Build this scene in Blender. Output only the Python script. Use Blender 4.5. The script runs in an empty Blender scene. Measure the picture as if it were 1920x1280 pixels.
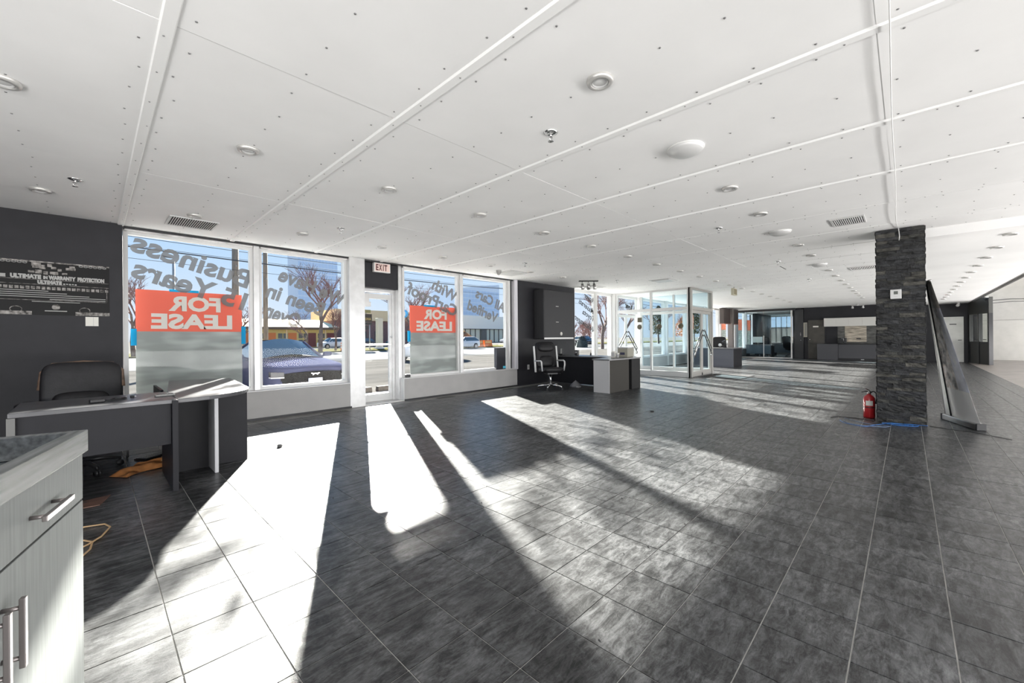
import bpy, bmesh, math, random
from mathutils import Vector, Matrix
R = math.radians
rng = random.Random(7)
SC = bpy.context.scene
COL = SC.collection

# ------------------------------------------------------------------ camera
cam_d = bpy.data.cameras.new('camera'); cam = bpy.data.objects.new('camera', cam_d); COL.objects.link(cam)
cam_d.sensor_width = 36.0; cam_d.lens = 36.0 * 762.8 / 1920.0
cam_d.shift_y = -6.5 / 1920.0
cam_d.clip_start = 0.05; cam_d.clip_end = 1500
cam.matrix_world = (Matrix.Translation((0, 0, 1.28)) @ Matrix.Rotation(R(44.16 - 90), 4, 'Z')
                    @ Matrix.Rotation(R(90), 4, 'X') @ Matrix.Rotation(R(-0.4774), 4, 'Z'))
SC.camera = cam
# ------------------------------------------------------------------ world, sun, exposure
W = bpy.data.worlds.new('sky'); SC.world = W; W.use_nodes = True
nt = W.node_tree; nt.nodes.clear()
o_ = nt.nodes.new('ShaderNodeOutputWorld'); b_ = nt.nodes.new('ShaderNodeBackground')
tc = nt.nodes.new('ShaderNodeTexCoord'); sx = nt.nodes.new('ShaderNodeSeparateXYZ'); cr = nt.nodes.new('ShaderNodeValToRGB')
nt.links.new(tc.outputs['Generated'], sx.inputs[0]); nt.links.new(sx.outputs['Z'], cr.inputs[0])
cr.color_ramp.elements[0].position = 0.0; cr.color_ramp.elements[0].color = (.80, .86, .96, 1)
cr.color_ramp.elements[1].position = .55; cr.color_ramp.elements[1].color = (.16, .38, .78, 1)
e_ = cr.color_ramp.elements.new(.22); e_.color = (.46, .68, .96, 1)
nt.links.new(cr.outputs[0], b_.inputs[0]); b_.inputs[1].default_value = .495
nt.links.new(b_.outputs[0], o_.inputs[0])
SUN_AZ, SUN_EL = 65.0, 20.0
sd = bpy.data.lights.new('sun', 'SUN'); sd.energy = 25.5; sd.angle = R(1.2); sd.color = (1.0, .955, .88)
so = bpy.data.objects.new('sun', sd); COL.objects.link(so)
so.rotation_euler = (R(90 - SUN_EL), 0, R(SUN_AZ + 90))
def area(name, loc, rot, sx_, sy_, power, col=(1, 1, 1)):
    d = bpy.data.lights.new(name, 'AREA'); d.shape = 'RECTANGLE'; d.size = sx_; d.size_y = sy_; d.energy = power; d.color = col
    o = bpy.data.objects.new(name, d); COL.objects.link(o); o.location = loc; o.rotation_euler = rot; return o
# unseen fill lamps added behind the camera to brighten the ceiling
area('rear_fill_light', (12, -6.2, .45), (R(124), 0, 0), 46, 1.0, 1270, (1, .985, .965))
area('side_fill_light', (-3.15, 1.5, .6), (R(128), 0, R(-75)), 8.0, 1.0, 95, (1, .985, .965))
SC.view_settings.view_transform = 'Standard'; SC.view_settings.look = 'None'
SC.view_settings.exposure = 1.15; SC.view_settings.gamma = 1.0; SC.view_settings.use_curve_mapping = False
try:
    SC.cycles.max_bounces = 10; SC.cycles.diffuse_bounces = 6; SC.cycles.glossy_bounces = 4
    SC.cycles.transparent_max_bounces = 24; SC.cycles.transmission_bounces = 8; SC.cycles.sample_clamp_indirect = 8
    SC.cycles.caustics_reflective = True; SC.cycles.caustics_refractive = False
except Exception: pass

# ------------------------------------------------------------------ materials
def S(r, g, b):
    f = lambda c: (c / 255) / 12.92 if c / 255 <= .04045 else ((c / 255 + .055) / 1.055) ** 2.4
    return (f(r), f(g), f(b))
MATS = {}
def mat(name, col, rough=.5, metal=0., spec=.5, noise=None, bump=None, coat=0., trans=0.):
    """noise=(scale, low, high, stretch) multiplies the colour; bump=(scale, strength)"""
    if name in MATS: return MATS[name]
    m = bpy.data.materials.new(name); m.use_nodes = True; n = m.node_tree; p = n.nodes['Principled BSDF']
    p.inputs['Base Color'].default_value = (*col, 1); p.inputs['Roughness'].default_value = rough
    p.inputs['Metallic'].default_value = metal; p.inputs['Specular IOR Level'].default_value = spec
    p.inputs['Coat Weight'].default_value = coat
    m.diffuse_color = (*col, 1)
    if noise or bump:
        t = n.nodes.new('ShaderNodeTexCoord')
    if noise:
        mp = n.nodes.new('ShaderNodeMapping'); n.links.new(t.outputs['Object'], mp.inputs[0])
        mp.inputs['Scale'].default_value = noise[3] if len(noise) > 3 else (1, 1, 1)
        x = n.nodes.new('ShaderNodeTexNoise'); x.inputs['Scale'].default_value = noise[0]; x.inputs['Detail'].default_value = 5
        n.links.new(mp.outputs[0], x.inputs['Vector'])
        r = n.nodes.new('ShaderNodeMapRange'); r.inputs[1].default_value = .3; r.inputs[2].default_value = .7
        r.inputs[3].default_value = noise[1]; r.inputs[4].default_value = noise[2]; n.links.new(x.outputs[0], r.inputs[0])
        v = n.nodes.new('ShaderNodeVectorMath'); v.operation = 'SCALE'; v.inputs[0].default_value = col
        n.links.new(r.outputs[0], v.inputs['Scale']); n.links.new(v.outputs[0], p.inputs['Base Color'])
    if bump:
        x = n.nodes.new('ShaderNodeTexNoise'); x.inputs['Scale'].default_value = bump[0]; x.inputs['Detail'].default_value = 4
        n.links.new(t.outputs['Object'], x.inputs['Vector'])
        b = n.nodes.new('ShaderNodeBump'); b.inputs['Strength'].default_value = bump[1]; b.inputs['Distance'].default_value = .01
        n.links.new(x.outputs[0], b.inputs['Height']); n.links.new(b.outputs[0], p.inputs['Normal'])
    MATS[name] = m; return m
def glass_mat(name, tint, gloss=.03):
    m = bpy.data.materials.new(name); m.use_nodes = True; n = m.node_tree; n.nodes.clear()
    o = n.nodes.new('ShaderNodeOutputMaterial'); t = n.nodes.new('ShaderNodeBsdfTransparent'); g = n.nodes.new('ShaderNodeBsdfGlossy')
    mx = n.nodes.new('ShaderNodeMixShader'); mx.inputs[0].default_value = gloss; t.inputs[0].default_value = (*tint, 1)
    g.inputs['Roughness'].default_value = .02
    n.links.new(t.outputs[0], mx.inputs[1]); n.links.new(g.outputs[0], mx.inputs[2]); n.links.new(mx.outputs[0], o.inputs[0])
    m.diffuse_color = (*tint, .2); MATS[name] = m; return m
def film_mat(name, col, k=.05, noise=None):
    """printed sheet on the glass: diffuse with a little light coming through from behind"""
    m = bpy.data.materials.new(name); m.use_nodes = True; n = m.node_tree; n.nodes.clear()
    o = n.nodes.new('ShaderNodeOutputMaterial'); d = n.nodes.new('ShaderNodeBsdfDiffuse'); t = n.nodes.new('ShaderNodeBsdfTranslucent')
    mx = n.nodes.new('ShaderNodeMixShader'); mx.inputs[0].default_value = k
    for q in (d, t): q.inputs[0].default_value = (*col, 1)
    if noise:
        tc_ = n.nodes.new('ShaderNodeTexCoord'); mp = n.nodes.new('ShaderNodeMapping'); mp.inputs['Scale'].default_value = noise[3]
        x = n.nodes.new('ShaderNodeTexNoise'); x.inputs['Scale'].default_value = noise[0]; x.inputs['Detail'].default_value = 1
        r = n.nodes.new('ShaderNodeMapRange'); r.inputs[1].default_value = .45; r.inputs[2].default_value = .7
        r.inputs[3].default_value = noise[1]; r.inputs[4].default_value = noise[2]
        v = n.nodes.new('ShaderNodeVectorMath'); v.operation = 'SCALE'; v.inputs[0].default_value = col
        n.links.new(tc_.outputs['Object'], mp.inputs[0]); n.links.new(mp.outputs[0], x.inputs['Vector']); n.links.new(x.outputs[0], r.inputs[0])
        n.links.new(r.outputs[0], v.inputs['Scale'])
        for q in (d, t): n.links.new(v.outputs[0], q.inputs[0])
    n.links.new(d.outputs[0], mx.inputs[1]); n.links.new(t.outputs[0], mx.inputs[2]); n.links.new(mx.outputs[0], o.inputs[0])
    m.diffuse_color = (*col, 1); MATS[name] = m; return m
TS = .3048; TX0 = .8423; TY0 = 1.9988
def tile_mat():
    m = bpy.data.materials.new('slate_tile'); m.use_nodes = True; n = m.node_tree; p = n.nodes['Principled BSDF']; L = n.links.new
    g = n.nodes.new('ShaderNodeNewGeometry')
    def noise(sc, det, st, rough=.6, vec=None, dist=0.):
        mp = n.nodes.new('ShaderNodeMapping'); mp.inputs['Scale'].default_value = st; L(vec or g.outputs['Position'], mp.inputs[0])
        x = n.nodes.new('ShaderNodeTexNoise'); x.inputs['Scale'].default_value = sc; x.inputs['Detail'].default_value = det
        x.inputs['Roughness'].default_value = rough; x.inputs['Distortion'].default_value = dist; L(mp.outputs[0], x.inputs['Vector']); return x.outputs[0]
    def ramp(s, a, b, lo, hi):
        r = n.nodes.new('ShaderNodeMapRange'); r.inputs[1].default_value = a; r.inputs[2].default_value = b
        r.inputs[3].default_value = lo; r.inputs[4].default_value = hi; L(s, r.inputs[0]); return r.outputs[0]
    def mth(op, a, b):
        r = n.nodes.new('ShaderNodeMath'); r.operation = op
        for i, v in enumerate((a, b)):
            if hasattr(v, 'links'): L(v, r.inputs[i])
            else: r.inputs[i].default_value = v
        return r.outputs[0]
    # per-tile tone from the tile's own grid cell
    mp = n.nodes.new('ShaderNodeMapping'); mp.inputs['Location'].default_value = (-TX0 / TS, -TY0 / TS, 0); mp.inputs['Scale'].default_value = (1 / TS, 1 / TS, 0)
    L(g.outputs['Position'], mp.inputs[0])
    fl = n.nodes.new('ShaderNodeVectorMath'); fl.operation = 'FLOOR'; L(mp.outputs[0], fl.inputs[0])
    wn = n.nodes.new('ShaderNodeTexWhiteNoise'); wn.noise_dimensions = '2D'; L(fl.outputs[0], wn.inputs['Vector'])
    cell = ramp(wn.outputs['Value'], 0, 1, .8, 1.25)
    # shift the cleft pattern per tile so each tile reads as its own stone
    sh = n.nodes.new('ShaderNodeVectorMath'); sh.operation = 'MULTIPLY_ADD'; sh.inputs[1].default_value = (3.7, 5.3, 0); L(wn.outputs['Color'], sh.inputs[0]); L(g.outputs['Position'], sh.inputs[2])
    cleft = noise(5.5, 12, (1.0, 3.4, 1), .76, sh.outputs[0], .5)
    dust = noise(1.5, 9, (1.6, .7, 1), .72, None, 1.2)
    fine = noise(60, 4, (1, 3, 1), .6)
    scuff = noise(13, 10, (1, 2.2, 1), .8, None, 1.0)
    a = mth('MULTIPLY', ramp(cleft, .43, .62, .012, .082), cell)
    a = mth('ADD', a, mth('MULTIPLY', ramp(dust, .42, .70, 0, .105), ramp(scuff, .42, .66, .1, 1.5)))
    a = mth('MULTIPLY', a, ramp(fine, .3, .7, .85, 1.15))
    v = n.nodes.new('ShaderNodeVectorMath'); v.operation = 'SCALE'; v.inputs[0].default_value = (.985, 1.0, 1.03); L(a, v.inputs['Scale'])
    L(v.outputs[0], p.inputs['Base Color'])
    L(ramp(dust, .35, .75, .42, .58), p.inputs['Roughness'])
    p.inputs['Specular IOR Level'].default_value = .06
    p.inputs['Coat Weight'].default_value = .55; p.inputs['Coat IOR'].default_value = 1.65; p.inputs['Coat Roughness'].default_value = .27
    b = n.nodes.new('ShaderNodeBump'); b.inputs['Strength'].default_value = .4; b.inputs['Distance'].default_value = .006
    L(mth('ADD', mth('MULTIPLY', cleft, 1.0), mth('MULTIPLY', fine, .12)), b.inputs['Height']); L(b.outputs[0], p.inputs['Normal'])
    b2 = n.nodes.new('ShaderNodeBump'); b2.inputs['Strength'].default_value = .22; b2.inputs['Distance'].default_value = .006; L(cleft, b2.inputs['Height']); L(b2.outputs[0], p.inputs['Coat Normal'])
    m.diffuse_color = (.07, .07, .07, 1); MATS['slate_tile'] = m; return m
tile_mat()
WHITE = mat('white_paint', (.78, .78, .77), .5, noise=(6, .95, 1.03))
CEIL = mat('ceiling_board', (.90, .897, .89), .75, noise=(1.2, .95, 1.03), bump=(40, .05))
BATTEN = mat('ceiling_batten', (.88, .88, .87), .6)
DARKW = mat('charcoal_wall_paint', (.0195, .0195, .0235), .55, spec=.3, noise=(5, .9, 1.12), bump=(90, .08))
GREYW = mat('grey_sill_paint', (.40, .393, .385), .55, noise=(3, .92, 1.05), bump=(50, .1))
ALU = mat('brushed_aluminium', (.62, .62, .62), .35, .6, noise=(8, .9, 1.05))
ALUW = mat('white_aluminium', (.62, .62, .615), .35, .1)
GROUT = mat('pale_grout', (.50, .49, .47), .9, noise=(12, .7, 1.15))
CONC = mat('worn_concrete_floor', (.24, .215, .20), .4, noise=(2, .7, 1.25), bump=(20, .15))
GLASS = glass_mat('clear_glass', (.96, .975, .975), .005)
GLASS_B = glass_mat('bluish_glass', (.80, .88, .92), .012)
BLACK = mat('black_plastic', (.018, .018, .02), .4)
BLKM = mat('black_metal', (.03, .03, .032), .35, .4)
CHROME = mat('chrome', (.75, .75, .75), .14, 1.)
SATIN = mat('satin_steel', (.55, .54, .53), .3, 1.)
DESKM = mat('charcoal_laminate', (.0125, .0125, .016), .5, spec=.25, noise=(9, .92, 1.1))
DESKT = mat('grey_laminate_top', (.085, .085, .092), .28, noise=(7, .85, 1.1))
LGREY = mat('light_grey_laminate', (.40, .40, .41), .35)
BEIGE = mat('warm_grey_laminate', (.048, .045, .040), .6, spec=.15)
LEATH = mat('black_leather', (.010, .0095, .011), .45, spec=.3, noise=(14, .75, 1.4), bump=(60, .12))
WORN = mat('worn_brown_leather', (.13, .085, .06), .6, noise=(18, .5, 1.5))
PAPER = mat('paper', (.72, .71, .66), .7)
VINYL = glass_mat('grey_window_vinyl', (.70, .70, .70), .5)
_n = VINYL.node_tree; _d = _n.nodes.new('ShaderNodeBsdfDiffuse'); _d.inputs[0].default_value = (.27, .27, .272, 1); _m = [q for q in _n.nodes if q.type == 'MIX_SHADER'][0]; _n.links.new(_d.outputs[0], _m.inputs[2]); _m.inputs[0].default_value = .5
RED = mat('extinguisher_red', (.46, .02, .025), .3, coat=.3)
BLUE = mat('blue_cable', (.03, .16, .48), .45)

# ------------------------------------------------------------------ geometry helpers
class MB:
    def __init__(s): s.v = []; s.f = []; s.sm = []
    def add(s, vs, fs, smooth=False):
        b = len(s.v); s.v += [tuple(p) for p in vs]; s.f += [tuple(i + b for i in q) for q in fs]; s.sm += [smooth] * len(fs); return s
    def box(s, x0, x1, y0, y1, z0, z1, M=None):
        vs = [Vector(p) for p in ((x0, y0, z0), (x1, y0, z0), (x1, y1, z0), (x0, y1, z0), (x0, y0, z1), (x1, y0, z1), (x1, y1, z1), (x0, y1, z1))]
        if M: vs = [M @ p for p in vs]
        return s.add(vs, [(3, 2, 1, 0), (4, 5, 6, 7), (0, 1, 5, 4), (1, 2, 6, 5), (2, 3, 7, 6), (3, 0, 4, 7)])
    def cbox(s, c, d, M=None): return s.box(c[0] - d[0] / 2, c[0] + d[0] / 2, c[1] - d[1] / 2, c[1] + d[1] / 2, c[2] - d[2] / 2, c[2] + d[2] / 2, M)
    def tube(s, pts, r, n=8, cap=True, closed=False):
        pts = [Vector(p) for p in pts]; rs = r if isinstance(r, (list, tuple)) else [r] * len(pts); N = len(pts); vs = []; up = None
        for i, p in enumerate(pts):
            a = pts[i - 1] if (i or closed) else p; b = pts[(i + 1) % N] if (i < N - 1 or closed) else p
            t = (b - a).normalized()
            if up is None: up = t.orthogonal().normalized()
            else:
                up = (up - t * up.dot(t))
                up = up.normalized() if up.length > 1e-6 else t.orthogonal().normalized()
            w = t.cross(up)
            for k in range(n):
                an = 2 * math.pi * k / n; vs.append(p + (up * math.cos(an) + w * math.sin(an)) * rs[i])
        fs = []
        for i in range(N if closed else N - 1):
            for k in range(n):
                k2 = (k + 1) % n; j = (i + 1) % N; fs.append((i * n + k, i * n + k2, j * n + k2, j * n + k))
        if cap and not closed: fs += [tuple(range(n - 1, -1, -1)), tuple((N - 1) * n + k for k in range(n))]
        return s.add(vs, fs, n > 5)
    def cyl(s, a, b, r, n=16): return s.tube([a, b], r, n)
    def lathe(s, prof, n=20, c=(0, 0, 0), M=None, smooth=True):
        vs = []; fs = []; P = len(prof)
        for r, z in prof:
            for k in range(n):
                a = 2 * math.pi * k / n; p = Vector((r * math.cos(a), r * math.sin(a), z)); vs.append((M @ p if M else p) + Vector(c))
        for i in range(P - 1):
            for k in range(n): fs.append((i * n + k, i * n + (k + 1) % n, (i + 1) * n + (k + 1) % n, (i + 1) * n + k))
        if prof[0][0] > 1e-4: fs.append(tuple(range(n - 1, -1, -1)))
        if prof[-1][0] > 1e-4: fs.append(tuple((P - 1) * n + k for k in range(n)))
        return s.add(vs, fs, smooth)
    def prism(s, poly, z0, z1, M=None):
        n = len(poly); vs = [Vector((x, y, z0)) for x, y in poly] + [Vector((x, y, z1)) for x, y in poly]
        if M: vs = [M @ p for p in vs]
        return s.add(vs, [tuple(range(n - 1, -1, -1)), tuple(range(n, 2 * n))] + [(i, (i + 1) % n, n + (i + 1) % n, n + i) for i in range(n)])
    def grid(s, fn, nu, nv, smooth=True, M=None):
        vs = [Vector(fn(i / nu, j / nv)) for j in range(nv + 1) for i in range(nu + 1)]
        if M: vs = [M @ p for p in vs]
        return s.add(vs, [(j * (nu + 1) + i, j * (nu + 1) + i + 1, (j + 1) * (nu + 1) + i + 1, (j + 1) * (nu + 1) + i) for j in range(nv) for i in range(nu)], smooth)
    def pillow(s, c, d, e=4, nu=16, nv=10, M=None):
        """rounded cushion: superellipsoid"""
        def sg(x, p): return math.copysign(abs(x) ** p, x)
        vs = []; fs = []
        for j in range(nv + 1):
            ph = -math.pi / 2 + math.pi * j / nv
            for i in range(nu):
                th = 2 * math.pi * i / nu; q = 2 / e
                p = Vector((c[0] + d[0] / 2 * sg(math.cos(ph), q) * sg(math.cos(th), q), c[1] + d[1] / 2 * sg(math.cos(ph), q) * sg(math.sin(th), q), c[2] + d[2] / 2 * sg(math.sin(ph), q)))
                vs.append(M @ p if M else p)
        for j in range(nv):
            for i in range(nu): fs.append((j * nu + i, j * nu + (i + 1) % nu, (j + 1) * nu + (i + 1) % nu, (j + 1) * nu + i))
        return s.add(vs, fs, True)
    def mesh(s, name):
        me = bpy.data.meshes.new(name); me.from_pydata(s.v, [], s.f); me.polygons.foreach_set('use_smooth', s.sm); me.update(); return me
    def build(s, name, m, parent=None, bevel=0, loc=None, rot=None):
        return link(name, s.mesh(name), m, parent, bevel, loc, rot)
def link(name, me, m, parent=None, bevel=0, loc=None, rot=None):
    if isinstance(m, str): m = MATS[m]
    if not me.materials: me.materials.append(m)
    o = bpy.data.objects.new(name, me); COL.objects.link(o)
    if parent is not None: o.parent = parent
    if loc is not None: o.location = loc
    if rot is not None: o.rotation_euler = rot
    if bevel:
        b = o.modifiers.new('bevel', 'BEVEL'); b.width = bevel; b.segments = 2; b.limit_method = 'ANGLE'; b.angle_limit = R(40)
    return o
def tag(o, label=None, cat=None, group=None, kind=None):
    for k, v in (('label', label), ('category', cat), ('group', group), ('kind', kind)):
        if v: o[k] = v
    return o
def thing(name, label, cat, loc=(0, 0, 0), rz=0, group=None):
    o = bpy.data.objects.new(name, None); o.empty_display_size = .1; COL.objects.link(o); o.location = loc; o.rotation_euler = (0, 0, rz)
    return tag(o, label, cat, group)
def struct(name, mb=None, m=None, loc=None, bevel=0):
    if mb is None:
        o = bpy.data.objects.new(name, None); COL.objects.link(o)
        if loc: o.location = loc
    else: o = mb.build(name, m, None, bevel, loc)
    o['kind'] = 'structure'; return o
def part(name, m, parent, bevel=0): 
    """context-free helper: returns a collector whose .done() links it"""
    return None
def dup(root, loc, rz, label=None, group=None):
    r = root.copy(); COL.objects.link(r); r.location = loc; r.rotation_euler = (0, 0, rz)
    if label: r['label'] = label
    if group: r['group'] = group
    for ch in list(root.children):
        c = ch.copy(); COL.objects.link(c); c.parent = r
        for g in list(ch.children):
            d = g.copy(); COL.objects.link(d); d.parent = c
    return r
def box(x0, x1, y0, y1, z0, z1, M=None): return MB().box(x0, x1, y0, y1, z0, z1, M)
def text_mesh(body, size, fat=0., ext=.002, align='LEFT', res=3, shear=0.):
    c = bpy.data.curves.new('lettering', 'FONT'); c.body = body; c.size = size; c.offset = fat; c.extrude = ext; c.align_x = align
    c.resolution_u = res; c.shear = shear
    o = bpy.data.objects.new('lettering_tmp', c); COL.objects.link(o)
    me = bpy.data.meshes.new_from_object(o.evaluated_get(bpy.context.evaluated_depsgraph_get()))
    bpy.data.objects.remove(o); bpy.data.curves.remove(c); return me
def text(body, size, M, m, parent, name='lettering', fat=0., ext=.002, width=None, align='LEFT', label=None, res=3):
    me = text_mesh(body, size, fat, ext, align, res)
    if width:
        xs = [v.co.x for v in me.vertices]; k = width / (max(xs) - min(xs)); me.transform(Matrix.Diagonal((k, 1, 1, 1)))
    me.transform(M); me.update()
    o = link(name, me, m, parent)
    if label: o['label'] = label
    return o
def M_out(x, y, z, ang=0):
    """lettering on a pane Y=y made to be read from outside: local x runs to -X, local y to +Z, leaning by ang"""
    B = Matrix(((-1, 0, 0, 0), (0, 0, 1, 0), (0, 1, 0, 0), (0, 0, 0, 1)))
    return Matrix.Translation((x, y, z)) @ B @ Matrix.Rotation(R(ang), 4, 'Z')
def M_in(x, y, z, ang=0):
    """lettering on a wall Y=y read from inside the room"""
    B = Matrix(((1, 0, 0, 0), (0, 0, -1, 0), (0, 1, 0, 0), (0, 0, 0, 1)))
    return Matrix.Translation((x, y, z)) @ B @ Matrix.Rotation(R(ang), 4, 'Z')
ORD = ['first', 'second', 'third', 'fourth', 'fifth', 'sixth', 'seventh', 'eighth', 'ninth', 'tenth', 'eleventh', 'twelfth', 'thirteenth', 'fourteenth', 'fifteenth', 'sixteenth', 'seventeenth', 'eighteenth', 'nineteenth', 'twentieth', 'twenty-first', 'twenty-second']
H = 2.82            # ceiling
WY = 7.45           # room face of the shop-front wall
GY = 7.60           # glass plane
FX = 27.5           # far wall
YR = -2.0           # where the tiles and low ceiling stop on the right

# ================================================================== FLOOR
floor = struct('floor', box(-3.2, 36.2, -15, 7.9, -.12, -.004), GROUT)
gap = .0055
tme = box(gap / 2, TS - gap / 2, gap / 2, TS - gap / 2, -.010, 0).mesh('tile'); tme.materials.append(MATS['slate_tile'])
cy_, sy_ = math.cos(R(44.16)), math.sin(R(44.16))
cells = []; sill_row = []
for i in range(int((-3.0 - TX0) / TS), int((36 - TX0) / TS) + 1):
    for j in range(int((YR - TY0) / TS), int((WY + .3 - TY0) / TS) + 1):
        x, y = TX0 + i * TS, TY0 + j * TS
        cx_, cyy = x + TS / 2, y + TS / 2
        if cyy > WY - .02 and not (3.55 < cx_ < 4.6): continue
        if cyy < YR or cx_ > 36: continue
        if j == 17 and .2 < cx_ < 10.4: sill_row.append((x, y)); continue
        dep = cx_ * cy_ + cyy * sy_; lat = cx_ * sy_ - cyy * cy_
        vis = dep > .9 and abs(lat) < dep * 1.30 and 1.28 / dep * 763 < 690
        cells.append((dep * dep if vis else 1e6 + dep, x, y))
cells.sort()
for k, (d, x, y) in enumerate(cells[:296]):
    o = link('tile', tme, MATS['slate_tile'], floor, loc=(x, y, rng.uniform(-.0006, .0006)))
bme_ = tme.copy(); bme_.materials.clear(); bme_.materials.append(mat('glare_lightened_tile', (.19, .185, .178), .45, noise=(9, .7, 1.3), coat=.2))  # row by the sill lightened in its colour to stand for sun glare
for x, y in sill_row: link('sill_row_tile', bme_, None, floor, loc=(x, y, 0))
far = MB()
for d, x, y in cells[296:]:
    x0, x1, y0, y1 = x + gap / 2, x + TS - gap / 2, y + gap / 2, y + TS - gap / 2
    far.add([(x0, y0, 0), (x1, y0, 0), (x1, y1, 0), (x0, y1, 0), (x0, y0, -.006), (x1, y0, -.006), (x1, y1, -.006), (x0, y1, -.006)],
            [(0, 1, 2, 3), (0, 4, 5, 1), (1, 5, 6, 2), (2, 6, 7, 3), (3, 7, 4, 0)])
tag(far.build('tile_field', MATS['slate_tile'], floor), kind='stuff')
YT = min(c[2] for c in cells)
struct('floor_concrete', box(-3.2, 36.2, -15, YT - .002, -.11, .0), CONC)

# ================================================================== CEILING
ceiling = struct('ceiling', box(-3.6, 36.2, YR - .05, WY + .35, H + .02, H + .12), CEIL)
PX0, PW = .262, 1.243
rows = [(-2.05, .10), (.10, 2.56), (2.56, 5.01), (5.01, WY + .1)]
pm = {}
for r_, (y0, y1) in enumerate(rows):
    g0, g1 = (.0 if y0 == .10 else .003), (.0 if y1 == .10 else .003)
    pm[r_] = box(.004, PW - .004, g0, y1 - y0 - g1, 0, .02).mesh('ceiling_panel'); pm[r_].materials.append(CEIL)
for k in range(-3, 29):
    for r_, (y0, y1) in enumerate(rows):
        link('ceiling_panel', pm[r_], CEIL, ceiling, loc=(PX0 + k * PW, y0, H + rng.uniform(-.0012, .0022)), rot=(rng.uniform(-.0004, .0004), rng.uniform(-.0006, .0006), 0))
bm_ = MB()
bm_.add([(-.034, YR, 0), (.034, YR, 0), (.026, YR, -.015), (-.026, YR, -.015), (-.034, WY + .05, 0), (.034, WY + .05, 0), (.026, WY + .05, -.015), (-.026, WY + .05, -.015)],
        [(3, 2, 1, 0), (4, 5, 6, 7), (2, 3, 7, 6), (1, 2, 6, 5), (3, 0, 4, 7)])
bme = bm_.mesh('batten'); bme.materials.append(BATTEN)
bme2 = bme.copy()
for v in bme2.vertices: v.co.z *= .35; v.co.x *= .8
for k in range(-2, 29):
    link('batten', bme if k < 5 else bme2, BATTEN, ceiling, loc=(PX0 + k * PW, 0, H + .001))
sc_ = MB()
for k in range(-2, 12):
    X = PX0 + k * PW
    for dx in (.09, PW * .5, PW - .09):
        for j in range(31):
            y = YR + .2 + j * .305 + rng.uniform(-.03, .03)
            x = X + dx + rng.uniform(-.02, .02)
            sc_.lathe([(.0068, 0), (.0055, -.0035), (.0001, -.003)], 6, (x, y, H - .0005))
    for j in range(24):
        y = YR + .25 + j * .40 + rng.uniform(-.03, .03)
        sc_.lathe([(.0055, 0), (.004, -.003), (.0001, -.003)], 5, (X + rng.uniform(-.015, .015), y, H - .0145 if k < 5 else H - .007))
tag(sc_.build('ceiling_screws', mat('dull_screw', (.25, .25, .25), .5, .5), ceiling), kind='stuff')
# low soffit on the right, beyond the stone pillar
struct('ceiling_soffit', box(8.45, FX, YR, -.19, 2.69, H + .01), CEIL)
so_ = struct('trim_1', box(8.45, FX - 1.5, YR - .05, YR, 2.66, 2.9), BLKM)
# high ceiling of the hall at the right
struct('ceiling_hall', box(-3.2, 36.2, -15, YR - .05, 4.3, 4.4), mat('hall_ceiling_paint', (.6, .6, .59), .8))

# ================================================================== WALLS
struct('wall_front_left', box(-3.4, .275, WY - .05, WY + .3, 0, H), DARKW)
struct('wall_front_middle', box(7.86, 10.46, WY - .02, WY + .3, 0, H), DARKW)
struct('wall_left', box(-3.6, -3.4, 3.0, WY + .3, 0, H), DARKW)
struct('wall_roof_fascia', box(-3.6, 36.2, WY + .32, WY + .5, 2.83, 3.6), mat('fascia_panel', (.5, .5, .5), .6))
# grey sill walls
def sill(n, x0, x1, end=False):
    w = struct('wall_sill_%d' % n, box(x0, x1, WY, WY + .26, 0, .455), GREYW)
    l = box(x0 - .005, x1 + .005, WY - .012, WY + .27, .455, .475).build('ledge', ALUW, w, .004)
    box(x0, x1, WY - .012, WY, 0, .035).build('kick_strip', BLKM, w)
    return w
sill(1, .275, 3.36); s2 = sill(2, 4.47, 7.86)
box(4.455, 4.47, WY - .005, WY + .25, 0, .455).build('end_trim', ALUW, s2)

def window(n, x0, x1, z0=.475, z1=2.78, y=GY, fw=.05, pane=GLASS, fr=ALUW):
    w = struct('window_%d' % n, None, None, ((x0 + x1) / 2, y, z0)); cx = (x0 + x1) / 2; a = (x1 - x0) / 2; h = z1 - z0
    box(-a, a, -.05, .05, 0, fw).build('frame_rail', fr, w); box(-a, a, -.05, .05, h - fw, h + .04).build('frame_rail', fr, w)
    box(-a, -a + fw, -.05, .05, fw, h - fw).build('frame_stile', fr, w); box(a - fw, a, -.05, .05, fw, h - fw).build('frame_stile', fr, w)
    box(-a + fw * .6, a - fw * .6, -.004, .004, fw * .6, h - fw * .6).build('pane', pane, w)
    return w
def letters(w, body, x, z, ang, width, size, y=GY - .012, m=VINYL, fat=.012):
    L = w.location
    return text(body, size, M_out(x - L.x, y - L.y, z - L.z, ang), m, w, fat=fat, width=width, label='dark grey window word seen from behind: ' + body)
w1 = window(1, .285, 1.805); w2 = window(2, 1.875, 3.33)
letters(w1, 'Business', 1.745, 2.11, 16.6, 1.44, .40); letters(w1, '15 Years', 1.735, 1.74, 17.4, 1.38, .38)
letters(w2, 'We Have', 3.255, 1.915, 19.1, 1.17, .34); letters(w2, 'Been in', 2.90, 1.70, 18.3, .96, .34); letters(w2, 'Over', 2.475, 1.475, 21.5, .55, .34)
w3 = window(3, 4.50, 6.0); w4 = window(4, 6.07, 7.60)
letters(w3, 'With', 5.90, 2.135, 22, .72, .36); letters(w3, 'CarProof', 5.925, 1.79, 19.6, 1.40, .36)
letters(w4, 'All Cars', 7.50, 1.95, 19.7, 1.05, .34); letters(w4, 'Verified', 7.23, 1.68, 17.8, 1.03, .34)
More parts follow.
